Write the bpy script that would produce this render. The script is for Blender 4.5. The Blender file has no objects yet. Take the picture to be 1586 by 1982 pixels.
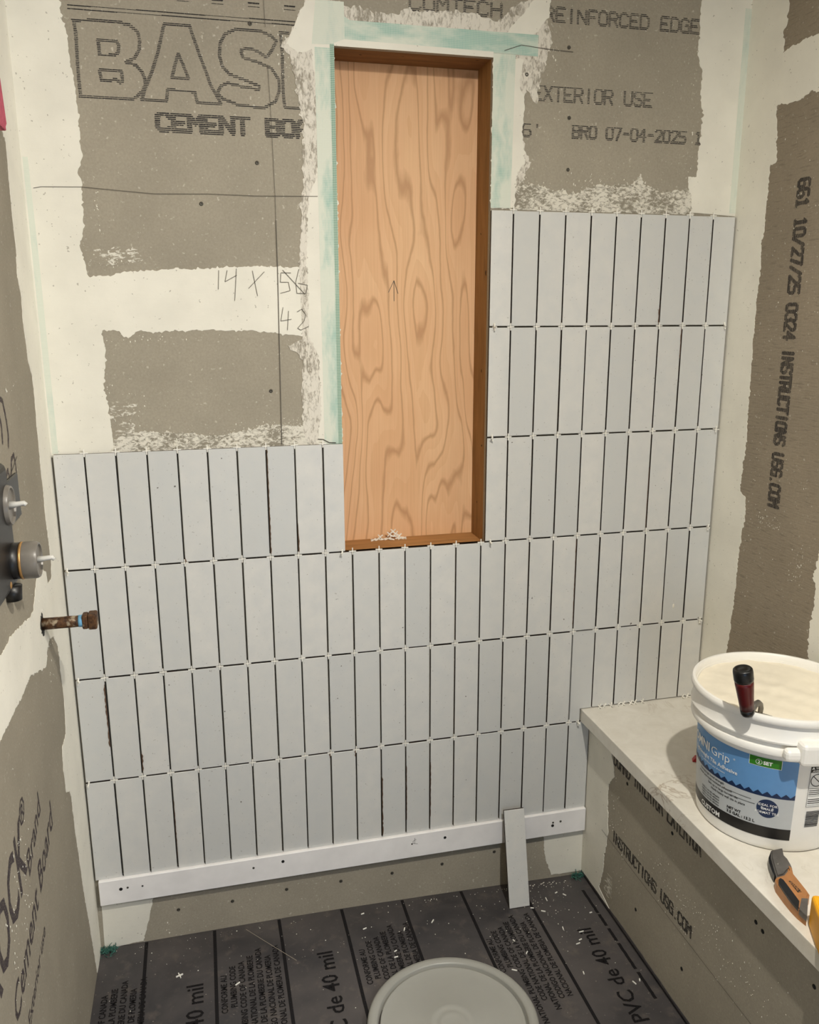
import bpy, bmesh, math, random
import numpy as np
from mathutils import Vector, Matrix
from mathutils.geometry import tessellate_polygon

# ------------------------------------------------------------------ camera, world, lights, exposure
sc = bpy.context.scene
COL = sc.collection
cam_d = bpy.data.cameras.new('camera'); cam = bpy.data.objects.new('camera', cam_d); COL.objects.link(cam)
cam_d.sensor_fit = 'HORIZONTAL'; cam_d.sensor_width = 36.0
cam_d.lens = 36.0 * 1620.156 / 1586.0
cam_d.clip_start = 0.02
R = Matrix(((0.9703155, 0.0577090, -0.2348563), (-0.2418299, 0.2216231, -0.9446700), (-0.0024664, 0.9734233, 0.2290001)))
cam.matrix_world = Matrix.Translation((0.31891, -1.92602, 1.34830)) @ R.to_4x4()
sc.camera = cam

world = bpy.data.worlds.new('world'); sc.world = world; world.use_nodes = True
bg = world.node_tree.nodes['Background']; bg.inputs[0].default_value = (0.93, 0.95, 1.0, 1); bg.inputs[1].default_value = 0.04

def lamp(name, typ, loc, power, col, **kw):
    d = bpy.data.lights.new(name, typ); d.energy = power; d.color = col
    for k, v in kw.items(): setattr(d, k, v)
    o = bpy.data.objects.new(name, d); COL.objects.link(o); o.location = loc
    return o
# recessed ceiling light over the shower, shining down
lamp('ceiling_light', 'AREA', (0.88, -1.52, 2.17), 27.5, (1.0, 0.945, 0.83), shape='DISK', size=0.045)
# the glow of the same fitting to the sides
lamp('ceiling_light_bulb', 'POINT', (0.88, -1.52, 2.14), 10.5, (1.0, 0.97, 0.90), shadow_soft_size=0.025)
# cool fill added low behind the camera to tint the tiles; no known lamp
lamp('cool_fill', 'POINT', (0.85, -2.25, 0.60), 12.0, (0.42, 0.66, 1.0), shadow_soft_size=0.20)
# room light outside the shower opening, beyond the end of the right wall
room = lamp('room_light', 'AREA', (2.3, -2.2, 1.95), 27.0, (1.0, 0.985, 0.96), shape='RECTANGLE', size=0.5, size_y=0.5)
room.rotation_euler = (Vector((0.0, 0, 1.5)) - Vector((2.3, -2.2, 1.95))).to_track_quat('-Z', 'Y').to_euler()

vs = sc.view_settings
vs.view_transform = 'Standard'; vs.look = 'None'; vs.exposure = 0.06; vs.gamma = 1.0; vs.use_curve_mapping = False

# ------------------------------------------------------------------ materials
def srgb(r, g, b):
    f = lambda c: (c / 255 / 12.92) if c / 255 <= 0.04045 else ((c / 255 + 0.055) / 1.055) ** 2.4
    return (f(r), f(g), f(b), 1.0)

class NT:
    def __init__(self, name):
        self.m = bpy.data.materials.new(name); self.m.use_nodes = True
        self.t = self.m.node_tree; self.b = self.t.nodes['Principled BSDF']
        self.co = None
    def n(self, typ, **kw):
        x = self.t.nodes.new(typ)
        for k, v in kw.items():
            if k.startswith('i_'): x.inputs[int(k[2:])].default_value = v
            else: setattr(x, k, v)
        return x
    def l(self, a, b): self.t.links.new(a, b)
    def coord(self, scale=(1, 1, 1), rand=False):
        tc = self.n('ShaderNodeTexCoord'); out = tc.outputs['Object']
        if rand:
            oi = self.n('ShaderNodeObjectInfo'); v = self.n('ShaderNodeVectorMath', operation='SCALE'); self.l(oi.outputs['Location'], v.inputs[0]); v.inputs[3].default_value = 7.31
            a = self.n('ShaderNodeVectorMath', operation='ADD'); self.l(out, a.inputs[0]); self.l(v.outputs[0], a.inputs[1]); out = a.outputs[0]
        mp = self.n('ShaderNodeMapping'); mp.inputs['Scale'].default_value = scale; self.l(out, mp.inputs[0])
        return mp.outputs[0]
    def noise(self, co, scale, detail=4, rough=.55, dist=0.0):
        x = self.n('ShaderNodeTexNoise'); x.inputs['Scale'].default_value = scale; x.inputs['Detail'].default_value = detail
        x.inputs['Roughness'].default_value = rough; x.inputs['Distortion'].default_value = dist
        self.l(co, x.inputs['Vector']); return x.outputs['Fac']
    def ramp(self, fac, lo, hi, a=0.0, b=1.0):
        x = self.n('ShaderNodeMapRange'); self.l(fac, x.inputs[0]); x.inputs[1].default_value = lo; x.inputs[2].default_value = hi
        x.inputs[3].default_value = a; x.inputs[4].default_value = b; return x.outputs[0]
    def math(self, op, a, b=None):
        x = self.n('ShaderNodeMath', operation=op)
        for i, v in enumerate((a, b)):
            if v is None: continue
            if isinstance(v, (int, float)): x.inputs[i].default_value = v
            else: self.l(v, x.inputs[i])
        return x.outputs[0]
    def mix(self, fac, a, b, mode='MIX'):
        x = self.n('ShaderNodeMix', data_type='RGBA', blend_type=mode)
        if isinstance(fac, (int, float)): x.inputs[0].default_value = fac
        else: self.l(fac, x.inputs[0])
        for i, v in ((6, a), (7, b)):
            if isinstance(v, tuple): x.inputs[i].default_value = v
            else: self.l(v, x.inputs[i])
        return x.outputs[2]
    def color(self, c):
        if isinstance(c, tuple): self.b.inputs['Base Color'].default_value = c
        else: self.l(c, self.b.inputs['Base Color'])
    def bump(self, h, strength, dist=0.001):
        x = self.n('ShaderNodeBump'); x.inputs['Strength'].default_value = strength; x.inputs['Distance'].default_value = dist
        self.l(h, x.inputs['Height']); self.l(x.outputs[0], self.b.inputs['Normal'])
    def fin(self, rough=.6, metal=0.0, spec=None):
        self.b.inputs['Roughness'].default_value = rough; self.b.inputs['Metallic'].default_value = metal
        if spec is not None: self.b.inputs['Specular IOR Level'].default_value = spec
        return self.m

def plain(name, c, rough=.5, metal=0.0, var=.08, scale=60, bump=0.0, spec=None):
    m = NT(name); co = m.coord(); nz = m.noise(co, scale)
    d = tuple(x * (1 - var * 2) for x in c[:3]) + (1,); e = tuple(min(1, x * (1 + var)) for x in c[:3]) + (1,)
    m.color(m.mix(m.ramp(nz, .3, .7), d, e))
    if bump: m.bump(nz, bump)
    return m.fin(rough, metal, spec)

def board_mat(name, c, ridge=None, fleck=.5):
    m = NT(name); co = m.coord()
    big = m.noise(co, 5, 3); fine = m.noise(co, 220, 3, .7); mid = m.noise(co, 40, 4)
    base = m.mix(m.ramp(big, .3, .7), tuple(x * .9 for x in c[:3]) + (1,), tuple(x * 1.08 for x in c[:3]) + (1,))
    base = m.mix(m.ramp(fine, .35, .7, 0, .35), base, tuple(x * .62 for x in c[:3]) + (1,))
    fl = m.noise(m.coord((1, 1, 1)), 130, 2, .5)
    base = m.mix(m.ramp(fl, .67, .74, 0, fleck), base, srgb(212, 206, 192))
    h = m.math('ADD', m.math('MULTIPLY', fine, .35), m.math('MULTIPLY', mid, .5))
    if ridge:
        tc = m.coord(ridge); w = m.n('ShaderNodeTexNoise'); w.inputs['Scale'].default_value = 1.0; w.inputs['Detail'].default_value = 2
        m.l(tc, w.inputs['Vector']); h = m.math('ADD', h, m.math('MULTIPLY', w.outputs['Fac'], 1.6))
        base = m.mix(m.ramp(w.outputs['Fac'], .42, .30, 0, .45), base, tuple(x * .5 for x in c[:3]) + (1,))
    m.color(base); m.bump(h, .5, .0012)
    return m.fin(.9, spec=.25)

def plaster_mat(name, c, amt=.10):
    m = NT(name); co = m.coord()
    n1 = m.noise(co, 9, 4); n2 = m.noise(m.coord((20, 20, 90)), 1.0, 3); n3 = m.noise(co, 300, 2)
    base = m.mix(m.ramp(n1, .3, .7), tuple(x * (1 - amt) for x in c[:3]) + (1,), c)
    sp = m.noise(co, 150, 1, .5)
    base = m.mix(m.ramp(sp, .74, .78, 0, .5), base, srgb(120, 110, 95))
    m.color(base)
    m.bump(m.math('ADD', m.math('MULTIPLY', n2, .6), m.math('ADD', n1, m.math('MULTIPLY', n3, .15))), .35, .0015)
    return m.fin(.75, spec=.3)

def smear_mat(name, a, b, stretch=(90, 90, 160), lo=.42, hi=.56):
    m = NT(name); n1 = m.noise(m.coord(stretch), 1.0, 5, .7, .6); n2 = m.noise(m.coord(), 14, 3)
    f = m.ramp(m.math('ADD', n1, m.math('MULTIPLY', m.math('SUBTRACT', n2, .5), .5)), lo, hi)
    m.color(m.mix(f, a, b)); m.bump(n1, .6, .0015)
    return m.fin(.85, spec=.25)

def tape_mat(name, fade_lo=.46, fade_hi=.68, teal=(150, 192, 180), both=True, horiz=True):
    m = NT(name); co = m.coord(); sep = m.n('ShaderNodeSeparateXYZ'); m.l(co, sep.inputs[0])
    def line(o, p, duty):
        f = m.math('FRACT', m.math('MULTIPLY', o, 1 / p)); return m.math('LESS_THAN', f, duty)
    hz = line(sep.outputs['Z'], .0036, .42); vx = line(sep.outputs['X'], .0036, .42)
    g = hz if horiz else vx
    if both: g = m.math('MAXIMUM', g, m.math('MULTIPLY', vx if horiz else hz, .6))
    n = m.noise(m.coord((1, 1, .35) if horiz else (.35, 1, 1)), 26, 4, .6)
    f = m.math('MULTIPLY', m.ramp(n, fade_lo, fade_hi), m.math('ADD', m.math('MULTIPLY', g, .62), .34))
    m.color(m.mix(f, srgb(222, 226, 212), srgb(*teal))); m.bump(g, .5, .0006)
    return m.fin(.8, spec=.3)

def tile_mat():
    m = NT('tile_glaze'); co = m.coord(rand=True)
    oi = m.n('ShaderNodeObjectInfo')
    a = m.mix(oi.outputs['Random'], srgb(206, 206, 203), srgb(221, 219, 214))
    n1 = m.noise(co, 26, 3); a = m.mix(m.ramp(n1, .3, .7, 0, .5), a, srgb(201, 203, 203))
    sp = m.noise(co, 210, 1, .4); a = m.mix(m.ramp(sp, .74, .78, 0, .4), a, srgb(128, 122, 112))
    sp2 = m.noise(co, 85, 1, .4); a = m.mix(m.ramp(sp2, .795, .815, 0, .85), a, srgb(74, 66, 58))
    m.color(a); m.bump(m.math('ADD', n1, m.math('MULTIPLY', m.noise(co, 260, 2), .25)), .25, .001)
    return m.fin(.42, spec=.5)

def clay_mat():
    m = NT('tile_clay_joint_shade'); co = m.coord(rand=True); n = m.noise(co, 60, 3)
    m.color(m.mix(m.ramp(n, .45, .6), srgb(64, 58, 52), srgb(54, 38, 30))); return m.fin(.9)  # brown clay sides, coloured extra dark to paint in the shade of the joints

def ply_mat():
    m = NT('birch_plywood'); n = m.noise(m.coord((7.5, 1, 1.5)), 1.0, 2, .45, .25)
    sep = m.n('ShaderNodeSeparateXYZ'); m.l(m.coord(), sep.inputs[0])
    wob = m.noise(m.coord((30, 1, 9)), 1.0, 3, .5)
    dx = m.math('ABSOLUTE', m.math('SUBTRACT', sep.outputs['X'], .845))
    t = m.math('ADD', m.math('ADD', m.math('MULTIPLY', n, 9.0), m.math('MULTIPLY', dx, 19.0)), m.math('MULTIPLY', wob, .45))
    v = m.math('FRACT', t)
    line = m.ramp(m.math('ABSOLUTE', m.math('SUBTRACT', v, .5)), .015, .13, 1, 0)
    fib = m.noise(m.coord((260, 1, 6)), 1.0, 3, .6)
    big = m.noise(m.coord((2, 1, 1)), 3, 2)
    a = m.mix(m.ramp(big, .3, .7), srgb(240, 198, 154), srgb(230, 182, 138))
    a = m.mix(m.ramp(v, .05, .95, 0, .28), a, srgb(218, 166, 120))
    a = m.mix(m.math('MULTIPLY', line, .50), a, srgb(168, 116, 76))
    a = m.mix(m.ramp(fib, .4, .75, 0, .18), a, srgb(190, 140, 98))
    m.color(a); m.bump(fib, .08, .0005)
    return m.fin(.6, spec=.3)

def lumber_mat(name, c, axis):
    m = NT(name); s = {'x': (8, 60, 60), 'z': (60, 60, 8)}[axis]
    n = m.noise(m.coord(s), 1.0, 4, .6, .4); sp = m.noise(m.coord(), 46, 1, .4)
    a = m.mix(m.ramp(n, .3, .7), c, tuple(x * .62 for x in c[:3]) + (1,))
    a = m.mix(m.ramp(sp, .76, .79, 0, .85), a, srgb(58, 36, 20))
    m.color(a); return m.fin(.7, spec=.25)

def ink_mat(name, c=(52, 50, 52), thin=.45):
    m = NT(name); n = m.noise(m.coord(), 320, 2, .6)
    m.color(srgb(*c)); m.fin(.8, spec=.2)
    tr = m.n('ShaderNodeBsdfTransparent'); mx = m.n('ShaderNodeMixShader')
    m.l(m.ramp(n, thin - .12, thin + .06, 0.75, 0.0), mx.inputs[0]); m.l(m.b.outputs[0], mx.inputs[1]); m.l(tr.outputs[0], mx.inputs[2])
    m.l(mx.outputs[0], m.t.nodes['Material Output'].inputs['Surface'])
    return m.m

def membrane_mat():
    m = NT('membrane'); co = m.coord()
    n1 = m.noise(co, 4, 5, .6, .4); n2 = m.noise(co, 24, 5, .65); n3 = m.noise(co, 160, 2, .5)
    a = m.mix(m.ramp(n1, .35, .68), srgb(58, 56, 58), srgb(86, 81, 80))
    a = m.mix(m.ramp(n2, .55, .75, 0, .5), a, srgb(112, 102, 94))
    a = m.mix(m.ramp(n3, .72, .78, 0, .7), a, srgb(170, 162, 150))
    m.color(a); m.bump(n2, .15, .001)
    m.l(m.ramp(n1, .35, .7, .42, .62), m.b.inputs['Roughness']); m.b.inputs['Specular IOR Level'].default_value = .35
    return m.m

def stone_mat():
    m = NT('marble_slab'); co = m.coord()
    n1 = m.noise(co, 6, 5, .6, 1.2)
    vein = m.ramp(m.math('ABSOLUTE', m.math('SUBTRACT', n1, .52)), .0, .018, 1, 0)
    patch = m.ramp(m.noise(co, 3, 2), .5, .66)
    n2 = m.noise(co, 22, 5, .65, .5)
    a = m.mix(m.ramp(n2, .3, .7), srgb(216, 211, 200), srgb(229, 225, 216))
    a = m.mix(m.math('MULTIPLY', m.math('MULTIPLY', vein, patch), .75), a, srgb(158, 140, 118))
    m.color(a); return m.fin(.38, spec=.45)

def rust_mat():
    m = NT('rusted_brass'); co = m.coord(); n = m.noise(co, 120, 5, .7); n2 = m.noise(co, 55, 3)
    a = m.mix(m.ramp(n, .35, .65), srgb(44, 26, 16), srgb(108, 74, 44)); a = m.mix(m.ramp(n2, .58, .68, 0, .8), a, srgb(178, 164, 140))
    m.color(a); m.bump(n, .5, .001); m.b.inputs['Metallic'].default_value = .35
    return m.fin(.6, .3)

M = dict(
    board=board_mat('cement_board', srgb(166, 158, 142)),
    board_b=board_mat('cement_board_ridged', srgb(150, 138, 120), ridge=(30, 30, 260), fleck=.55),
    board_c=board_mat('cement_board_smooth', srgb(168, 160, 144), fleck=.35),
    board_l=board_mat('cement_board_left', srgb(154, 146, 130), fleck=.35),
    plaster=plaster_mat('white_plaster', srgb(240, 236, 223)),
    smear=smear_mat('smeared_thinset', srgb(148, 141, 126), srgb(226, 221, 208)),
    smear2=smear_mat('rough_thinset', srgb(160, 152, 138), srgb(226, 220, 208), (170, 170, 70), .36, .52),
    scrape=smear_mat('scraped_thinset', srgb(160, 152, 136), srgb(224, 220, 208), (70, 70, 150), .5, .56),
    tape=tape_mat('mesh_tape_side'), tape_h=tape_mat('mesh_tape_top', .40, .62, horiz=False), tape_edge=tape_mat('mesh_tape_fold', .1, .5, (118, 160, 140)),
    tape_c=tape_mat('mesh_tape_corner', .54, .80, (178, 200, 192), both=False),
    clay_chip=plain('clay_chip', srgb(104, 78, 60), .9, var=.2, scale=200), tile=tile_mat(), clay=clay_mat(), ply=ply_mat(),
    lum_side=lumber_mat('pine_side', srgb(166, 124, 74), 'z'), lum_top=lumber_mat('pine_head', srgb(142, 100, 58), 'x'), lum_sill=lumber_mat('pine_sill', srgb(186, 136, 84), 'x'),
    ink=ink_mat('board_ink', (44, 42, 44), .42), ink_l=ink_mat('board_ink_worn', (74, 66, 68), .47), ink_f=ink_mat('membrane_ink', (22, 20, 22), .4), pencil=plain('pencil', srgb(92, 86, 78), .8),
    spacer=plain('spacer_plastic', srgb(247, 244, 235), .45, var=.03), screw=plain('screw_zinc', srgb(84, 80, 72), .45, .5), hole=plain('dark_hole', srgb(22, 20, 18), .9),
    ledger=plain('painted_board', srgb(246, 243, 242), .5, var=.03, scale=18), membrane=membrane_mat(), stripe=ink_mat('membrane_stripe', (26, 24, 26), .34),
    stone=stone_mat(), pail=plain('pail_plastic', srgb(243, 241, 236), .38, var=.02, scale=12), paste=plain('adhesive_paste', srgb(238, 230, 212), .6, var=.03, scale=30, bump=.5),
    blue=plain('label_blue', srgb(98, 148, 200), .4, var=.015), grey=plain('label_grey', srgb(190, 194, 196), .4, var=.015), navy=plain('label_navy', srgb(16, 40, 78), .4, var=.02),
    black=plain('label_black', srgb(22, 20, 20), .4, var=.02), white=plain('label_white', srgb(240, 240, 238), .4, var=.01), green=plain('label_green', srgb(44, 120, 22), .4, var=.02),
    red=plain('handle_red', srgb(78, 5, 8), .32, var=.04), blackp=plain('black_plastic', srgb(13, 12, 12), .35, var=.05), steel=plain('dull_steel', srgb(134, 130, 124), .38, .75, .1, 40),
    greyp=plain('grey_cast_metal', srgb(112, 108, 104), .45, .45, .1, 50), copper=plain('tan_orange_body', srgb(176, 122, 74), .45, .1, .1, 40), yellow=plain('yellow_plastic', srgb(236, 168, 14), .5, var=.04),
    redw=plain('red_plastic', srgb(170, 18, 26), .4), lid=plain('grey_lid', srgb(158, 157, 150), .33, var=.02, scale=10), valve=plain('valve_black', srgb(27, 25, 24), .4, var=.06),
    capgrey=plain('cap_grey', srgb(120, 114, 106), .35, var=.05), brass=plain('brass_ring', srgb(196, 150, 92), .35, .6), clear=plain('pale_plastic', srgb(206, 204, 198), .25, var=.03),
    rust=rust_mat(), tapeblue=plain('blue_thread_tape', srgb(110, 168, 206), .6), teal=plain('teal_mesh', srgb(60, 110, 98), .8, var=.2, scale=90), pink=plain('pink_cloth', srgb(206, 100, 118), .85, var=.08, scale=90),
    ceiling=plaster_mat('ceiling_paint', srgb(230, 228, 222), .04), room=plain('room_paint', srgb(206, 202, 192), .8, var=.03, scale=6),
)

# ------------------------------------------------------------------ mesh helpers
def mesh_obj(name, verts, faces, mat, parent=None, kind=None, smooth=False):
    me = bpy.data.meshes.new(name); me.from_pydata([tuple(v) for v in verts], [], faces); me.update()
    mats = mat if isinstance(mat, (list, tuple)) else [mat]
    for x in mats: me.materials.append(M[x] if isinstance(x, str) else x)
    if smooth:
        for p in me.polygons: p.use_smooth = True
    return link(name, me, parent, kind)
def link(name, me, parent=None, kind=None):
    o = bpy.data.objects.new(name, me); COL.objects.link(o)
    if parent is not None: o.parent = parent
    if kind: o['kind'] = kind
    return o
def tag(o, label, cat, group=None):
    o['label'] = label; o['category'] = cat
    if group: o['group'] = group
    return o
def thing(name, loc, label, cat, group=None, rz=0):
    o = bpy.data.objects.new(name, None); COL.objects.link(o); o.location = loc; o.rotation_euler = (0, 0, rz); o.empty_display_size = .02
    return tag(o, label, cat, group)
def bm_obj(name, bm, mat, parent=None, kind=None, smooth=False):
    bmesh.ops.recalc_face_normals(bm, faces=bm.faces)
    me = bpy.data.meshes.new(name); bm.to_mesh(me); bm.free()
    mats = mat if isinstance(mat, (list, tuple)) else [mat]
    for x in mats: me.materials.append(M[x] if isinstance(x, str) else x)
    if smooth:
        for p in me.polygons: p.use_smooth = True
    return link(name, me, parent, kind)
def box_bm(x0, x1, y0, y1, z0, z1, bev=0.0, seg=1):
    bm = bmesh.new(); bmesh.ops.create_cube(bm, size=1)
    for v in bm.verts: v.co = Vector((x0 + (v.co.x + .5) * (x1 - x0), y0 + (v.co.y + .5) * (y1 - y0), z0 + (v.co.z + .5) * (z1 - z0)))
    if bev: bmesh.ops.bevel(bm, geom=bm.edges[:], offset=bev, segments=seg, affect='EDGES', profile=.5)
    return bm
def box(name, x0, x1, y0, y1, z0, z1, mat, parent=None, bev=0.0, kind=None, seg=1):
    return bm_obj(name, box_bm(x0, x1, y0, y1, z0, z1, bev, seg), mat, parent, kind)
def lathe(name, prof, mat, parent=None, n=48, M4=None, smooth=True, a0=0.0, a1=2 * math.pi):
    full = abs(a1 - a0 - 2 * math.pi) < 1e-6; k = n if full else n + 1
    vs, fs = [], []
    for i in range(k):
        a = a0 + (a1 - a0) * i / n
        for r, z in prof: vs.append(Vector((r * math.cos(a), r * math.sin(a), z)))
    p = len(prof)
    for i in range(n):
        j = (i + 1) % k
        for q in range(p - 1): fs.append((i * p + q, j * p + q, j * p + q + 1, i * p + q + 1))
    if M4: vs = [M4 @ v for v in vs]
    me_bm = bmesh.new(); bv = [me_bm.verts.new(v) for v in vs]
    for f in fs:
        try: me_bm.faces.new([bv[i] for i in f])
        except ValueError: pass
    bmesh.ops.remove_doubles(me_bm, verts=me_bm.verts, dist=1e-6)
    return bm_obj(name, me_bm, mat, parent, smooth=smooth)
def auto_smooth(o, ang=35):
    me = o.data; me.set_sharp_from_angle(angle=math.radians(ang)); return o
def tube(name, pts, r, mat, parent=None, n=8, smooth=True, flat=1.0):
    pts = [Vector(p) for p in pts]; vs, fs = [], []
    for i, p in enumerate(pts):
        d = (pts[min(i + 1, len(pts) - 1)] - pts[max(i - 1, 0)]).normalized()
        u = d.cross(Vector((0, 0, 1)) if abs(d.z) < .9 else Vector((1, 0, 0))).normalized(); w = d.cross(u)
        rr = r[i] if isinstance(r, (list, tuple)) else r
        for k in range(n):
            a = 2 * math.pi * k / n; vs.append(p + u * math.cos(a) * rr + w * math.sin(a) * rr * flat)
    for i in range(len(pts) - 1):
        for k in range(n): fs.append((i * n + k, i * n + (k + 1) % n, (i + 1) * n + (k + 1) % n, (i + 1) * n + k))
    fs.append(tuple(range(n))[::-1]); fs.append(tuple(range((len(pts) - 1) * n, len(pts) * n)))
    bm = bmesh.new(); bv = [bm.verts.new(v) for v in vs]
    for f in fs: bm.faces.new([bv[i] for i in f])
    return bm_obj(name, bm, mat, parent, smooth=smooth)

def rag(pts, rnd, step=.004, amp=.0014):
    out = []
    n = len(pts)
    for i in range(n):
        a = Vector(pts[i][:2]); b = Vector(pts[(i + 1) % n][:2]); out.append(a.copy())
        if not pts[i][2]: continue
        L = (b - a).length; k = max(1, int(L / step)); t = (b - a).normalized() if L else Vector((1, 0)); nn = Vector((-t.y, t.x))
        ph = 0.0
        for j in range(1, k):
            ph = ph * .55 + rnd.gauss(0, amp * .8)
            sp = rnd.random() < .10
            off = max(-3.2 * amp, min(3.2 * amp, ph + (rnd.choice((-1, 1)) * amp * 1.9 if sp else 0)))
            out.append(a + (b - a) * ((j + rnd.uniform(-.25, .25)) / k) + nn * off)
    return out
def slab_poly(name, pts2, fmap, t0, t1, mat, parent, kind=None):
    """extrude a flat outline: front at offset t1, skirt back to t0"""
    n = len(pts2); tri = tessellate_polygon([[Vector((p[0], p[1], 0)) for p in pts2]])
    vs = [fmap(p[0], p[1], t1) for p in pts2] + [fmap(p[0], p[1], t0) for p in pts2]
    fs = [tuple(t) for t in tri] + [(i, (i + 1) % n, n + (i + 1) % n, n + i) for i in range(n)]
    bm = bmesh.new(); bv = [bm.verts.new(v) for v in vs]
    for f in fs:
        try: bm.faces.new([bv[i] for i in f])
        except ValueError: pass
    return bm_obj(name, bm, mat, parent, kind)

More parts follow.
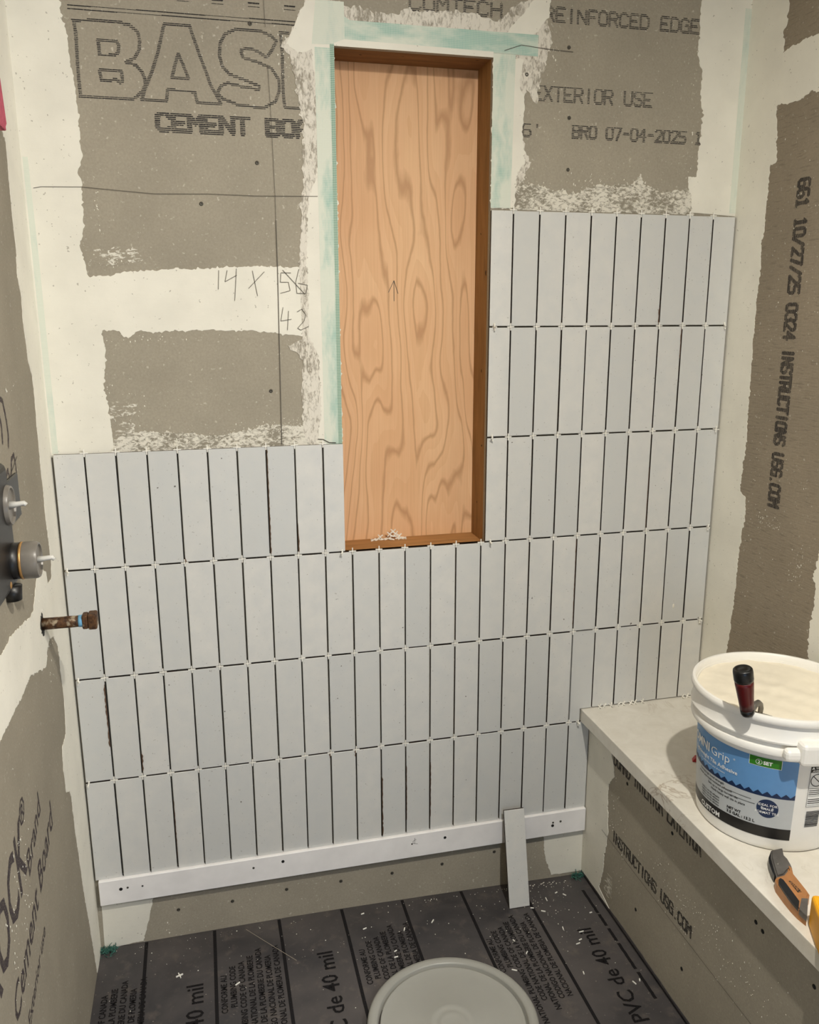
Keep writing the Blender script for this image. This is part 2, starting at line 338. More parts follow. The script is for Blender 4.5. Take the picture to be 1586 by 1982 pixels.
YW = 0.010; XL = -0.004; XR = 1.638; XB = 1.309; ZC = 2.24; SLAB0 = 0.2635; SLAB1 = 0.2999
W = 0.0655; H = 0.264093
NX0, NX1, NZ0, NZ1, NYB = 0.6372, 0.9945, 0.789, 1.9045, 0.115
fB = lambda a, b, t: Vector((a, YW - t, b))        # back wall: (x, z)
fL = lambda a, b, t: Vector((XL + t, a, b))        # left wall: (y, z)
fR = lambda a, b, t: Vector((XR - t, a, b))        # right wall: (y, z)
fP = lambda a, b, t: Vector((XB - t, a, b))        # bench front: (y, z)
def floor_z(x): return -0.2045 - (0.0 if x < .5 else .0205 * min(1.0, (x - .5) / .81) ** 1.25)
DATA={'b_left':[(-40,21500,0),(930,19860,1),(943,19590,1),(951,19364,1),(1037,18958,1),(1054,18401,1),(1097,18121,1),(1129,17599,1),(1132,17068,1),(1109,16577,1),(1017,16327,1),(1084,16180,1),(1061,15678,1),(1056,15272,1),(939,14860,1),(981,14758,1),(1014,14551,1),(1082,14270,1),(1952,14393,1),(3007,14467,1),(3802,14497,1),(4748,14529,1),(5635,14538,0),(5587,12997,1),(5286,13057,1),(4941,13094,1),(4214,13167,1),(2785,13165,1),(1911,13138,1),(1808,13041,1),(1670,13031,1),(1585,13162,1),(1239,13175,1),(1272,12806,1),(1237,12379,1),(1175,12004,1),(1219,11623,1),(1251,11228,1),(1270,10794,0),(1260,10480,0),(-40,10480,0)],'b_niche_left':[(5770,19949,1),(5698,19722,1),(5627,19522,1),(5444,19197,1),(5241,18958,1),(5335,18866,1),(5430,18813,1),(5446,18655,1),(5494,18469,1),(5552,18232,1),(5578,18042,1),(5624,17761,1),(5662,17579,1),(5679,17405,1),(5638,17166,1),(5619,16927,1),(5639,16489,1),(5592,16075,1),(5561,15475,1),(5524,15008,1),(5485,14537,0),(5517,12998,1),(5185,12818,1),(5512,12480,1),(5473,11991,1),(5461,11603,1),(5480,11091,1),(5493,10741,0),(5690,10480,0),(6372,10480,0),(6372,19040,0),(6372,19900,0),(6372,20050,0)],'b_niche_top':[(6371,19045,0),(6371,20050,0),(6105,19976,1),(6463,19906,1),(6659,19824,1),(6980,19818,1),(7158,19792,1),(7516,19730,1),(7822,19762,1),(8040,19928,1),(8108,19823,1),(8568,19878,1),(8976,19898,1),(9518,19898,1),(9865,19821,1),(10034,19772,1),(10235,19930,1),(10461,20111,1),(10615,20216,1),(10818,20364,1),(11110,20387,1),(11220,20107,1),(11217,19857,1),(11273,19673,1),(11344,19457,1),(11227,19249,1),(11221,19079,1),(11143,18818,1),(11064,18578,1),(11016,18155,1),(10887,18267,1),(10732,18441,1),(10706,18063,1),(10622,17940,1),(10641,17712,1),(10673,17484,1),(10760,17136,1),(10919,16909,1),(10811,16726,1),(10729,16499,1),(10528,16414,0),(10480,15890,0),(9945,15890,0),(9945,19045,0)],'b_smear_right':[(10553,16415,1),(10986,16429,1),(11270,16404,1),(11546,16310,1),(11940,16288,1),(12253,16343,1),(12541,16433,1),(12980,16470,1),(13410,16507,1),(13581,16593,1),(13707,16760,1),(13817,16543,1),(14071,16446,1),(14312,16371,1),(14699,16418,1),(15132,16455,0),(15230,15860,0),(10400,15860,0)],'b_right':[(15029,21016,1),(15040,20588,1),(15015,20251,1),(15030,19760,1),(15019,19418,1),(15167,19127,1),(15160,18576,1),(15274,18230,1),(15249,17873,1),(15231,17433,1),(15231,16943,1),(15220,16742,1),(14996,16735,1),(15016,16487,1),(15113,16336,1),(15120,15918,0),(16390,15850,0),(16390,21500,0)],'b_smear_left':[(1245,10749,1),(1421,10925,1),(1883,10989,1),(2388,10960,1),(2934,10929,1),(3312,10833,1),(3806,10874,1),(4203,10943,1),(4615,11047,1),(5085,11020,1),(5500,10970,0),(5700,10480,0),(1180,10480,0)],'b_scrape_a':[(1019,14964,1),(1136,14781,1),(1297,14887,1),(1441,14764,1),(1628,14913,1),(1808,14832,1),(2000,14898,1),(2114,14753,1),(2321,14703,1),(2018,14584,1),(1525,14526,1),(1063,14531,1)],'b_scrape_b':[(1253,11521,1),(1617,11646,1),(1840,11595,1),(1782,11393,1),(1537,11309,1),(1338,11236,1),(1255,11273,1)],'b_scrape_c':[(1331,11157,1),(1642,11260,1),(1763,11142,1),(1683,10939,1),(1378,10927,1)],'b_low_left':[(98,125,0),(1523,-134,0),(1331,-755,1),(1211,-1213,1),(1088,-1706,1),(991,-2008,1),(514,-2031,1),(52,-2071,0)],'b_low_right':[(11814,-349,1),(11863,-832,1),(11894,-1251,1),(11969,-1597,1),(12147,-2117,1),(12515,-2133,0),(13176,-2151,0),(13098,-558,0)],'b_tape_left':[(5981,19047,0),(5960,17900,0),(5926,15483,0),(5932,13144,0),(5997,10601,0)],'l_strip':[(100,21500,0),(-9000,21500,0),(-9000,17500,0),(-3000,17300,0),(-1734,16970,1),(-1506,16756,1),(-1277,16605,1),(-1298,16396,1),(-1318,16186,1),(-1365,15754,1),(-1392,15358,1),(-1387,15017,1),(-1366,14701,1),(-1546,14194,1),(-1344,13838,1),(-1449,13374,1),(-1368,12963,1),(-1322,12574,1),(-1121,12350,1),(-1057,12070,1),(-1102,11796,1),(-1149,11418,1),(-1157,11105,1),(-1221,10492,1),(-1197,9920,1),(-1243,9637,1),(-1254,9411,1),(-1192,8988,1),(-1182,8685,1),(-1155,8408,1),(-1296,8180,1),(-1756,8169,1),(-1821,8474,1),(-2267,8629,1),(-2647,8661,1),(-2974,8476,1),(-3183,8300,1),(-3305,8180,1),(-3630,8155,1),(-4296,8261,1),(-4903,8367,1),(-5388,8382,1),(-5757,8344,1),(-6134,8395,0),(-6723,7257,1),(-6296,7249,1),(-5840,7241,1),(-5062,7206,1),(-4640,7231,1),(-4201,7241,1),(-3486,7042,1),(-2815,6829,1),(-2560,6950,1),(-2567,7040,1),(-2250,7155,1),(-1736,7045,1),(-1363,6657,1),(-1354,6336,1),(-1384,6066,1),(-1318,5714,1),(-1321,5367,1),(-1400,5017,1),(-1523,4714,1),(-2044,4712,1),(-2122,4480,1),(-2194,4258,1),(-2142,3891,1),(-2127,3688,1),(-1774,3527,1),(-1644,3248,1),(-1649,2885,1),(-1614,2454,1),(-1554,2052,1),(-1486,1652,1),(-1380,789,1),(-1139,-192,1),(-906,-1248,1),(-739,-2019,0),(100,-2100,0)],'r_strip':[(100,21500,0),(-1214,20397,1),(-1234,20267,1),(-1271,20131,1),(-1212,19953,1),(-1255,19784,1),(-1134,19663,1),(-1224,19417,1),(-1186,19206,1),(-1406,19240,1),(-1690,19266,1),(-2078,19289,1),(-2566,19257,0),(-9000,19200,0),(-9000,18000,0),(-2748,18101,1),(-2531,18101,1),(-2330,18179,1),(-2161,18126,1),(-1923,18065,1),(-1616,18081,1),(-1187,18132,1),(-1151,18009,1),(-1212,17723,1),(-1288,17213,1),(-1317,16898,1),(-1090,16822,1),(-1108,16196,1),(-1083,15727,1),(-1106,15377,1),(-1027,15197,1),(-1093,14614,1),(-1053,13958,1),(-1055,13130,1),(-1036,12846,1),(-1080,12125,1),(-1108,11228,1),(-1150,10226,1),(-1086,9795,1),(-1079,9102,1),(-1305,9001,1),(-1363,8600,1),(-1273,7970,1),(-1259,7390,1),(-1235,6490,1),(-1190,5549,1),(-1112,4821,1),(-1019,3998,0),(-1000,3000,0),(100,3000,0)],'r_low':[(-4184,8931,1),(-4056,8306,1),(-4006,7991,1),(-3936,7691,1),(-4087,7470,1),(-4075,7013,1),(-4037,6714,1),(-4034,6401,1),(-4069,5847,1),(-4059,5461,0),(-3600,3000,0),(-9000,3000,0),(-9000,8000,0)],'p_strip':[(100,2620,0),(-1008,2676,1),(-1259,2383,1),(-1387,2135,1),(-1512,1779,1),(-1222,1410,1),(-1234,913,1),(-1293,380,1),(-1337,-11,1),(-1240,-484,1),(-1211,-772,1),(-1192,-1153,1),(-1135,-1468,1),(-1026,-1889,0),(-1850,-2150,0),(100,-2150,0)],'p_scr':[(-1233,-1525,1),(-1432,-1141,1),(-1668,-1129,1),(-1679,-1754,1),(-1511,-1849,1),(-1317,-1737,1)],'k_head':[(13598,-6872),(13868,-6857),(13751,-7053),(13744,-7168),(13679,-7357),(13641,-7438),(13509,-7493),(13357,-7587),(13176,-7606),(13260,-7431),(13362,-7232),(13446,-7069)],'k_nose':[(13438,-7021),(13598,-6872),(13611,-6899),(13464,-7074),(13353,-7275),(13225,-7510),(13191,-7523),(13241,-7381),(13343,-7159)],'k_body':[(13176,-7606),(13357,-7587),(13509,-7493),(13561,-7384),(13611,-7351),(13641,-7427),(13545,-7591),(13509,-7798),(13473,-8020),(13434,-8175),(13348,-8244),(12996,-8652),(12985,-8573),(12967,-8454),(12976,-8260),(13004,-8046),(13060,-7748),(13104,-7653)],'k_grip':[(13134,-7708),(13197,-7677),(13219,-7730),(13166,-8011),(13108,-8309),(12940,-8492),(12968,-8264),(13010,-8033),(13066,-7797)],'k_tail':[(13208,-8241),(13313,-8282),(12972,-8681),(12958,-8592),(12962,-8488)],'k_logo':[(13297,-7782),(13339,-7788),(13334,-8098),(13248,-8093)],'base':[[(1176,19169),(2012,19197),(2250,19147),(2391,19032),(2417,18874),(2396,18711),(2300,18561),(2123,18469),(2309,18427),(2414,18315),(2462,18191),(2472,18064),(2407,17950),(2263,17814),(2146,17771),(1200,17771),(1193,18224),(1210,18933),(1192,19150)],[(1614,18841),(1957,18851),(2007,18775),(1986,18631),(1888,18571),(1628,18568),(1624,18749),(1614,18841)],[(1604,18284),(2025,18288),(2030,18111),(1981,18081),(1909,18131),(1625,18088),(1604,18284)],[(2913,19212),(3411,19220),(3525,18858),(3692,18374),(3669,18465),(3760,18156),(3931,17848),(3958,17789),(3482,17786),(3481,17786),(3444,17989),(2900,17996),(2867,17791),(2376,17783),(2468,18009),(2626,18346),(2766,18717),(2913,19212)],[(3157,18697),(3332,18242),(3001,18223),(3075,18465),(3157,18697)],[(5162,19059),(5064,19145),(4807,19237),(4329,19222),(4107,19115),(4009,18945),(3978,18723),(4025,18505),(4167,18365),(4482,18272),(4761,18175),(4758,18109),(4436,18138),(4119,18195),(3976,18131),(3899,17996),(4003,17889),(4318,17783),(4845,17753),(5096,17890),(5186,18105),(5184,18313),(5039,18530),(4780,18626),(4462,18699),(4409,18824),(4531,18888),(4750,18847),(4946,18729),(5075,18905),(5162,19059)],[(5249,19231),(5274,18806),(5267,18355),(5267,18071),(5288,17795),(5818,17794)],[(5249,19222),(5411,19224)]]}

def D(k): return [(a / 1e4, b / 1e4, r) for a, b, r in DATA[k]]

# ------------------------------------------------------------------ structure
def S(o): o['kind'] = 'structure'; return o
# back wall: board with the niche opening cut out
xs = [-.06, NX0, NX1, 1.70]; zs = [-.30, NZ0, NZ1, ZC]
bm = bmesh.new()
for i in range(3):
    for j in range(3):
        if i == 1 and j == 1: continue
        bm.faces.new([bm.verts.new(p) for p in ((xs[i], YW, zs[j]), (xs[i + 1], YW, zs[j]), (xs[i + 1], YW, zs[j + 1]), (xs[i], YW, zs[j + 1]))])
bmesh.ops.remove_doubles(bm, verts=bm.verts, dist=1e-5)
r = bmesh.ops.extrude_face_region(bm, geom=bm.faces[:])
for v in [g for g in r['geom'] if isinstance(g, bmesh.types.BMVert)]: v.co.y += .013
WB = S(bm_obj('wall_back', bm, 'board'))
WB['label'] = 'grey cement board back wall with white tiles and a tall wooden niche'
WL = S(box('wall_left', XL - .013, XL, -3.3, YW - .0005, -.30, ZC, 'board_l'))
WL['label'] = 'grey cement board wall with black valve and pipe stub'
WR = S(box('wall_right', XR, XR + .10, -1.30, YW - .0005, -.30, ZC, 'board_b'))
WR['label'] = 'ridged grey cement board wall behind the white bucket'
CE = S(box('ceiling', -.06, 4.0, -4.2, YW + .05, ZC, ZC + .05, 'ceiling'))
# floor: sloped membrane inside the shower, plain floor beyond
vs, fs = [], []
gx = [XL - .01 + (1.72 - XL) * i / 14 for i in range(15)]; gy = [YW + .004, -.3, -.7, -1.1, -1.5]
for y in gy:
    for x in gx: vs.append((x, y, floor_z(x)))
for j in range(4):
    for i in range(14): fs.append((j * 15 + i, j * 15 + i + 1, (j + 1) * 15 + i + 1, (j + 1) * 15 + i))
n = len(vs); vs += [(x, y, z - .03) for x, y, z in vs]; fs += [tuple(n + i for i in f)[::-1] for f in fs]
edge = [(j * 15, (j + 1) * 15) for j in range(4)] + [(j * 15 + 14, (j + 1) * 15 + 14) for j in range(4)] + [(i, i + 1) for i in range(14)] + [(60 + i, 61 + i) for i in range(14)]
fs += [(a, b, n + b, n + a) for a, b in edge]
FL = S(mesh_obj('floor', vs, fs, 'membrane'))
FL['label'] = 'dark grey waterproof membrane floor printed with plumbing code text'
S(box('floor_outside', -.06, 4.0, -4.2, -1.5, -.34, -.24, 'room'))
S(box('wall_outside', 3.9, 4.0, -4.2, -1.2, -.30, ZC, 'room'))

# niche lining (parts of the back wall)
D2 = NYB + .012
box('niche_panel', NX0 - .02, NX1 + .02, NYB, D2, NZ0 - .02, NZ1 + .02, 'ply', WB)
box('niche_side', NX1, NX1 + .038, YW + .0135, NYB, NZ0 - .02, NZ1 + .02, 'lum_side', WB, .001)
box('niche_side', NX0 - .038, NX0, YW + .0135, NYB, NZ0 - .02, NZ1 + .02, 'lum_side', WB, .001)
box('niche_head', NX0, NX1, YW + .0135, NYB, NZ1, NZ1 + .038, 'lum_top', WB, .001)
box('niche_sill', NX0, NX1, YW + .001, NYB, NZ0 - .038, NZ0, 'lum_sill', WB, .001)

# plaster, thinset and tape on the boards
rnd = random.Random(5)
def patch(key, fmap, t, mat, parent, name='plaster_patch', step=.004, amp=.0014):
    return slab_poly(name, rag(D(key), rnd, step, amp), fmap, -.0004, t, mat, parent)
patch('b_left', fB, .0010, 'plaster', WB)
patch('b_right', fB, .0010, 'plaster', WB)
patch('b_niche_left', fB, .0012, 'smear2', WB, 'thinset_patch', .0045, .0022)
patch('b_niche_top', fB, .0008, 'smear2', WB, 'thinset_patch', .0045, .0022)
patch('b_smear_right', fB, .0006, 'smear', WB, 'thinset_patch', .003, .0022)
patch('b_smear_left', fB, .0007, 'smear', WB, 'thinset_patch', .003, .0020)
for k in ('b_scrape_a', 'b_scrape_b', 'b_scrape_c'): patch(k, fB, .0005, 'scrape', WB, 'thinset_patch', .003, .0016)
patch('b_low_left', fB, .0010, 'plaster', WB, amp=.0006)
patch('b_low_right', fB, .0010, 'plaster', WB, amp=.0010)
patch('l_strip', fL, .0010, 'plaster', WL, amp=.0012)
patch('r_strip', fR, .0010, 'plaster', WR, amp=.0014)
patch('r_low', fR, .0010, 'plaster', WR, amp=.0022)
def strip(name, pts, t, mat, rg=0, amp=.0012):
    return slab_poly(name, rag([(a, b, rg) for a, b in pts], rnd, .004, amp), fB, -.0003, t, mat, WB)
# white inner band beside the niche, then the mesh tape on it
strip('plaster_patch', [(.578, 1.052), (.6372, 1.052), (.6372, 1.905), (.6372, 1.985), (.600, 1.985), (.592, 1.90), (.597, 1.80), (.600, 1.72), (.596, 1.65), (.575, 1.60), (.568, 1.50), (.566, 1.46), (.566, 1.30), (.586, 1.26), (.590, 1.12)], .0014, 'plaster', 1)
strip('plaster_patch', [(.9945, 1.589), (1.052, 1.589), (1.056, 1.66), (1.076, 1.69), (1.068, 1.76), (1.072, 1.81), (1.058, 1.86), (1.066, 1.905), (.9945, 1.905)], .0012, 'plaster', 1)
strip('plaster_patch', [(1.00, 1.945), (1.03, 1.96), (1.09, 2.03), (1.13, 2.05), (1.125, 2.0), (1.10, 1.965), (1.06, 1.945)], .0012, 'plaster', 1)
strip('plaster_patch', [(.585, 1.995), (.56, 1.95), (.535, 1.90), (.56, 1.885), (.60, 1.90), (.655, 1.925), (.66, 1.955), (.63, 1.99)], .0016, 'plaster', 1)
for nm, pts, t, mt in (
    ('mesh_tape', [(.5955, 1.052), (.6282, 1.052), (.6282, 1.90), (.5955, 1.90)], .0017, 'tape'),
    ('mesh_tape', [(.6282, 1.052), (.6374, 1.052), (.6374, 1.908), (.6282, 1.908)], .0021, 'tape_edge'),
    ('mesh_tape', [(.59, 1.905), (.66, 1.908), (.66, 1.99), (.60, 1.99)], .0019, 'tape_c'),
    ('mesh_tape', [(.660, 1.9165), (1.10, 1.9135), (1.10, 1.957), (.672, 1.956), (.645, 1.972), (.645, 1.95)], .0016, 'tape_h'),
    ('mesh_tape', [(.9945, 1.589), (1.043, 1.589), (1.047, 1.9135), (.9945, 1.9135)], .0016, 'tape'),
    ('mesh_tape', [(.000, 1.056), (.012, 1.056), (.012, 1.46), (.010, 1.66), (.000, 1.66)], .0014, 'tape_c'),
    ('mesh_tape', [(1.620, 1.592), (1.6375, 1.592), (1.6375, 2.05), (1.620, 2.05)], .0014, 'tape_c')):
    strip(nm, pts, t, mt)
strip('plaster_patch', [(.6374, 1.9046), (.9945, 1.9046), (.9945, 1.9160), (.66, 1.9185), (.6374, 1.9100)], .0022, 'plaster', 0)

# scraps of plaster flung beside the patches: too small to pick apart, one joined part per wall
def flecks(parent, fmap, spots, seed):
    rr = random.Random(seed); vs, fs = [], []
    for (a, b, sa, sb, n, s) in spots:
        for _ in range(n):
            ca, cb = a + rr.gauss(0, sa), b + rr.gauss(0, sb); k = rr.randint(4, 6); s2 = s * rr.uniform(.4, 1.5); st = rr.uniform(.5, 2.2); i0 = len(vs)
            for q in range(k):
                t = 2 * math.pi * q / k; vs.append(fmap(ca + math.cos(t) * s2 * rr.uniform(.5, 1.1), cb + math.sin(t) * s2 * st * rr.uniform(.5, 1.1), .0008))
            vs.append(fmap(ca, cb, .0016))
            fs += [(i0 + q, i0 + (q + 1) % k, i0 + k) for q in range(k)]
    return mesh_obj('plaster_flecks', vs, fs, 'plaster', parent, 'stuff')
flecks(WB, fB, [(.13, 1.24, .01, .07, 10, .0012), (.21, 1.30, .05, .004, 26, .0012), (.165, 1.46, .03, .012, 26, .0013), (.135, 1.57, .004, .03, 18, .0014), (.16, 1.14, .03, .02, 40, .0014), (.50, 1.10, .06, .012, 90, .0011), (.30, 1.083, .08, .008, 70, .0011),
    (1.05, 1.64, .015, .03, 26, .0013), (1.13, 1.92, .012, .04, 30, .0012), (1.25, 1.655, .05, .01, 40, .0012), (1.50, 1.76, .004, .15, 26, .0012), (.16, -.17, .004, .02, 5, .002), (1.12, -.19, .02, .012, 16, .0015), (.53, 1.88, .01, .03, 24, .0014)], 3)
flecks(WL, fL, [(-.22, .74, .02, .05, 40, .0013), (-.31, .80, .03, .04, 26, .0012), (-.30, 1.22, .02, .01, 4, .003), (-.62, .48, .03, .05, 40, .0014), (-.72, .40, .03, .05, 26, .0014)], 4)
flecks(WR, fR, [(-.25, 1.30, .08, .30, 70, .0011), (-.16, 1.1, .01, .3, 40, .0011), (-.22, .86, .03, .012, 40, .0011), (-.34, .78, .02, .03, 40, .0011)], 6)

# screw heads (parts of the boards)
def screw(parent, p, axis, r=.0042, mat='screw'):
    rot = {'y': Matrix.Rotation(math.radians(90), 4, 'X'), 'x': Matrix.Rotation(math.radians(90), 4, 'Y'), '-x': Matrix.Rotation(math.radians(-90), 4, 'Y')}[axis]
    lathe('screw_head', [(.0001, .0006), (r * .35, .0004), (r * .4, .0011), (r, .0009), (r * 1.08, -.0012)], mat, parent, 10, Matrix.Translation(p) @ rot)
for x, z in ((.463, 1.935), (.466, 1.666), (.476, 1.181), (1.175, 1.937), (1.182, 1.790), (1.184, 1.678), (.190, -.127), (.325, -.128), (.465, -.119), (.609, -.121), (.749, -.122), (.890, -.119), (1.041, -.107), (.345, 1.58), (1.075, 1.875)):
    screw(WB, (x, YW - .0003, z), 'y')

# ------------------------------------------------------------------ printed lettering
FONT = {'A': [[(0, 0), (0, 4), (1.2, 6), (2.8, 6), (4, 4), (4, 0)], [(0, 2.4), (4, 2.4)]], 'B': [[(0, 0), (0, 6), (3, 6), (4, 5), (4, 4), (3, 3.1), (0, 3.1)], [(3, 3.1), (4, 2.2), (4, 1), (3, 0), (0, 0)]],
 'C': [[(4, 5), (3, 6), (1, 6), (0, 5), (0, 1), (1, 0), (3, 0), (4, 1)]], 'D': [[(0, 0), (0, 6), (2.8, 6), (4, 4.8), (4, 1.2), (2.8, 0), (0, 0)]], 'E': [[(4, 6), (0, 6), (0, 0), (4, 0)], [(0, 3), (3, 3)]],
 'F': [[(4, 6), (0, 6), (0, 0)], [(0, 3), (3, 3)]], 'G': [[(4, 5), (3, 6), (1, 6), (0, 5), (0, 1), (1, 0), (4, 0), (4, 3), (2.4, 3)]], 'H': [[(0, 0), (0, 6)], [(4, 0), (4, 6)], [(0, 3), (4, 3)]],
 'I': [[(2, 0), (2, 6)]], 'K': [[(0, 0), (0, 6)], [(4, 6), (0, 2.4)], [(1.4, 3.6), (4, 0)]], 'L': [[(0, 6), (0, 0), (4, 0)]], 'M': [[(0, 0), (0, 6), (2, 3), (4, 6), (4, 0)]], 'N': [[(0, 0), (0, 6), (4, 0), (4, 6)]],
 'O': [[(1, 0), (0, 1), (0, 5), (1, 6), (3, 6), (4, 5), (4, 1), (3, 0), (1, 0)]], 'P': [[(0, 0), (0, 6), (3, 6), (4, 5), (4, 4), (3, 3), (0, 3)]], 'R': [[(0, 0), (0, 6), (3, 6), (4, 5), (4, 4), (3, 3), (0, 3)], [(2.2, 3), (4, 0)]],
 'S': [[(4, 5), (3, 6), (1, 6), (0, 5), (0, 4), (1, 3.2), (3, 2.8), (4, 2), (4, 1), (3, 0), (1, 0), (0, 1)]], 'T': [[(0, 6), (4, 6)], [(2, 6), (2, 0)]], 'U': [[(0, 6), (0, 1), (1, 0), (3, 0), (4, 1), (4, 6)]],
 'X': [[(0, 0), (4, 6)], [(0, 6), (4, 0)]], 'Y': [[(0, 6), (2, 3), (4, 6)], [(2, 3), (2, 0)]], '0': [[(1, 0), (0, 1), (0, 5), (1, 6), (3, 6), (4, 5), (4, 1), (3, 0), (1, 0)]], '1': [[(.8, 5), (2, 6), (2, 0)], [(.8, 0), (3.2, 0)]],
 '2': [[(0, 5), (1, 6), (3, 6), (4, 5), (4, 4), (0, 0), (4, 0)]], '3': [[(0, 5), (1, 6), (3, 6), (4, 5), (4, 4), (3, 3), (4, 2), (4, 1), (3, 0), (1, 0), (0, 1)]], '4': [[(3, 0), (3, 6), (0, 2), (4, 2)]],
 '5': [[(4, 6), (0, 6), (0, 3.4), (3, 3.4), (4, 2.6), (4, 1), (3, 0), (0, 0)]], '6': [[(3.6, 6), (1, 6), (0, 5), (0, 1), (1, 0), (3, 0), (4, 1), (4, 2.4), (3, 3.3), (0, 3)]], '7': [[(0, 6), (4, 6), (1.4, 0)]],
 '-': [[(.5, 3), (3.5, 3)]], '/': [[(0, 0), (4, 6)]], '.': [[(1.8, 0), (2.2, 0)]], "'": [[(2, 6), (2, 4.6)]], ' ': []}
def strokes(text, a, b, width, height):
    """strokes of a line of text: lower-left (a, b), overall width and cap height"""
    k = len(text); cw = width / (k * 1.0); out = []
    for i, ch in enumerate(text):
        for pl in FONT.get(ch, []): out.append([(a + cw * (i + .12 + .76 * x / 4), b + height * y / 6) for x, y in pl])
    return out
def dash_print(name, pls, sw, pitch, duty, fmap, mat, parent, t=.0003, seed=1, slant=0.0, swap=False, clip=None):
    """line printer lettering: every stroke broken into rows of dashes"""
    rr = random.Random(seed); seg = []
    for pl in pls:
        for p, q in zip(pl[:-1], pl[1:]): seg.append((p[0], p[1], q[0], q[1]))
    s = np.array(seg); b0, b1 = min(s[:, 1].min(), s[:, 3].min()) - sw / 2, max(s[:, 1].max(), s[:, 3].max()) + sw / 2
    a0, a1 = min(s[:, 0].min(), s[:, 2].min()) - sw, max(s[:, 0].max(), s[:, 2].max()) + sw
    A = np.arange(a0, a1, .0005); vs, fs = [], []
    d = s[:, 2:] - s[:, :2]; L2 = (d ** 2).sum(1) + 1e-12
    for k in range(int((b1 - b0) / pitch) + 1):
        b = b0 + (k + .5) * pitch
        near = (np.minimum(s[:, 1], s[:, 3]) - sw < b) & (np.maximum(s[:, 1], s[:, 3]) + sw > b)
        if not near.any(): continue
        ss, dd, ll = s[near], d[near], L2[near]
        u = ((A[:, None] - ss[:, 0]) * dd[:, 0] + (b - ss[:, 1]) * dd[:, 1]) / ll; u = np.clip(u, 0, 1)
        dx = A[:, None] - (ss[:, 0] + u * dd[:, 0]); dy = b - (ss[:, 1] + u * dd[:, 1])
        on = (np.sqrt(dx ** 2 + (dy * 1.1) ** 2).min(1) <= sw / 2).astype(int)
        e = np.diff(np.concatenate([[0], on, [0]])); st = np.where(e == 1)[0]; en = np.where(e == -1)[0]
        for i, j in zip(st, en):
            x0, x1 = A[i] + rr.uniform(-.0004, .0004), A[min(j, len(A) - 1)] + rr.uniform(-.0004, .0004); hb = pitch * duty / 2 * rr.uniform(.8, 1.15)
            if x1 - x0 < .0006: continue
            if clip and (x0 < clip[0] or x1 > clip[1]): continue
            n0 = len(vs)
            for aa, bb in ((x0, b - hb), (x1, b - hb), (x1, b + hb), (x0, b + hb)): vs.append(fmap(aa + slant * bb, bb, t))
            fs.append((n0, n0 + 1, n0 + 2, n0 + 3))
    return mesh_obj(name, vs, fs, mat, parent)
base = [[(x / 1e4, z / 1e4) for x, z in pl] for pl in DATA['base']]
dash_print('board_print', base, .0066, .0032, .54, fB, 'ink', WB, seed=2)
dash_print('board_print', strokes('CEMENT BOARD', .262, 1.7225, .385, .031), .0108, .0036, .60, fB, 'ink', WB, seed=3, clip=(0, .612))
dash_print('board_print', [[(.110, 1.943), (.60, 1.945)], [(.110, 1.9365), (.60, 1.9385)]], .0016, .0009, 1.1, fB, 'ink', WB, seed=4)
dash_print('board_print', strokes('COMTECH', .800, 1.987, .215, .027), .0056, .0034, .5, fB, 'ink', WB, seed=5)
dash_print('board_print', strokes('REINFORCED EDGE', 1.113, 1.988, .390, .027), .0056, .0034, .5, fB, 'ink', WB, seed=25)
dash_print('board_print', strokes('EXTERIOR USE', 1.090, 1.824, .302, .030), .0056, .0034, .5, fB, 'ink', WB, seed=6)
dash_print('board_print', strokes('BRO 07-04-2025 1', 1.190, 1.748, .340, .0265), .0060, .0034, .55, fB, 'ink', WB, seed=7)
dash_print('board_print', strokes("6'", 1.066, 1.746, .050, .0265), .0050, .0030, .6, fB, 'ink', WB, seed=8)
for x in (.272, .33, .398, .471, .545): dash_print('board_print', [[(x - .010, 1.9735), (x + .012, 1.9735)], [(x - .010, 1.967), (x + .012, 1.967)]], .0022, .0015, .9, fB, 'ink', WB, seed=9)
# right wall and bench front: line-printed text turned on its side / upright
def rot_map(fm, a0, b0): return lambda a, b, t: fm(a0 - b, b0 - a, t)
dash_print('board_print', strokes('661 10/27/25 0324', 0, 0, .350, .036), .0085, .0032, .72, rot_map(fR, -.216, 1.640), 'ink', WR, seed=11)
dash_print('board_print', strokes('INSTRUCTIONS USG.COM', 0, 0, .372, .036), .0085, .0032, .72, rot_map(fR, -.219, 1.270), 'ink', WR, seed=12)
# left wall: slanted brand print running up the wall, plus two hand-drawn loops
def up_map(fm, a0, b0, ang): 
    c, s_ = math.cos(ang), math.sin(ang)
    return lambda a, b, t: fm(a0 + a * c - b * s_, b0 + a * s_ + b * c, t)

# ------------------------------------------------------------------ wall tiles (parts of the back wall)
TH = .009
def tile_mesh(w, h, key):
    bm = box_bm(-w / 2, w / 2, 0, TH, -h / 2, h / 2, .0009)
    for f in bm.faces:
        c = f.calc_center_median()
        f.material_index = 1 if c.y > .0012 else 0
    bmesh.ops.recalc_face_normals(bm, faces=bm.faces)
    me = bpy.data.meshes.new('tile'); bm.to_mesh(me); bm.free(); me.materials.append(M['tile']); me.materials.append(M['clay']); return me
cache = {}
rt = random.Random(21)
def tile(x0, x1, z0, z1):
    key = (round(x1 - x0, 4), round(z1 - z0, 4))
    if key not in cache: cache[key] = tile_mesh(*key, key)
    o = link('tile', cache[key], WB); o.location = ((x0 + x1) / 2 + rt.uniform(-.0003, .0003), rt.uniform(-.0004, .0004), (z0 + z1) / 2 + rt.uniform(-.0003, .0003))
    o.rotation_euler = (rt.uniform(-.003, .003), rt.uniform(-.0014, .0014), rt.uniform(-.006, .006))
g = .0018
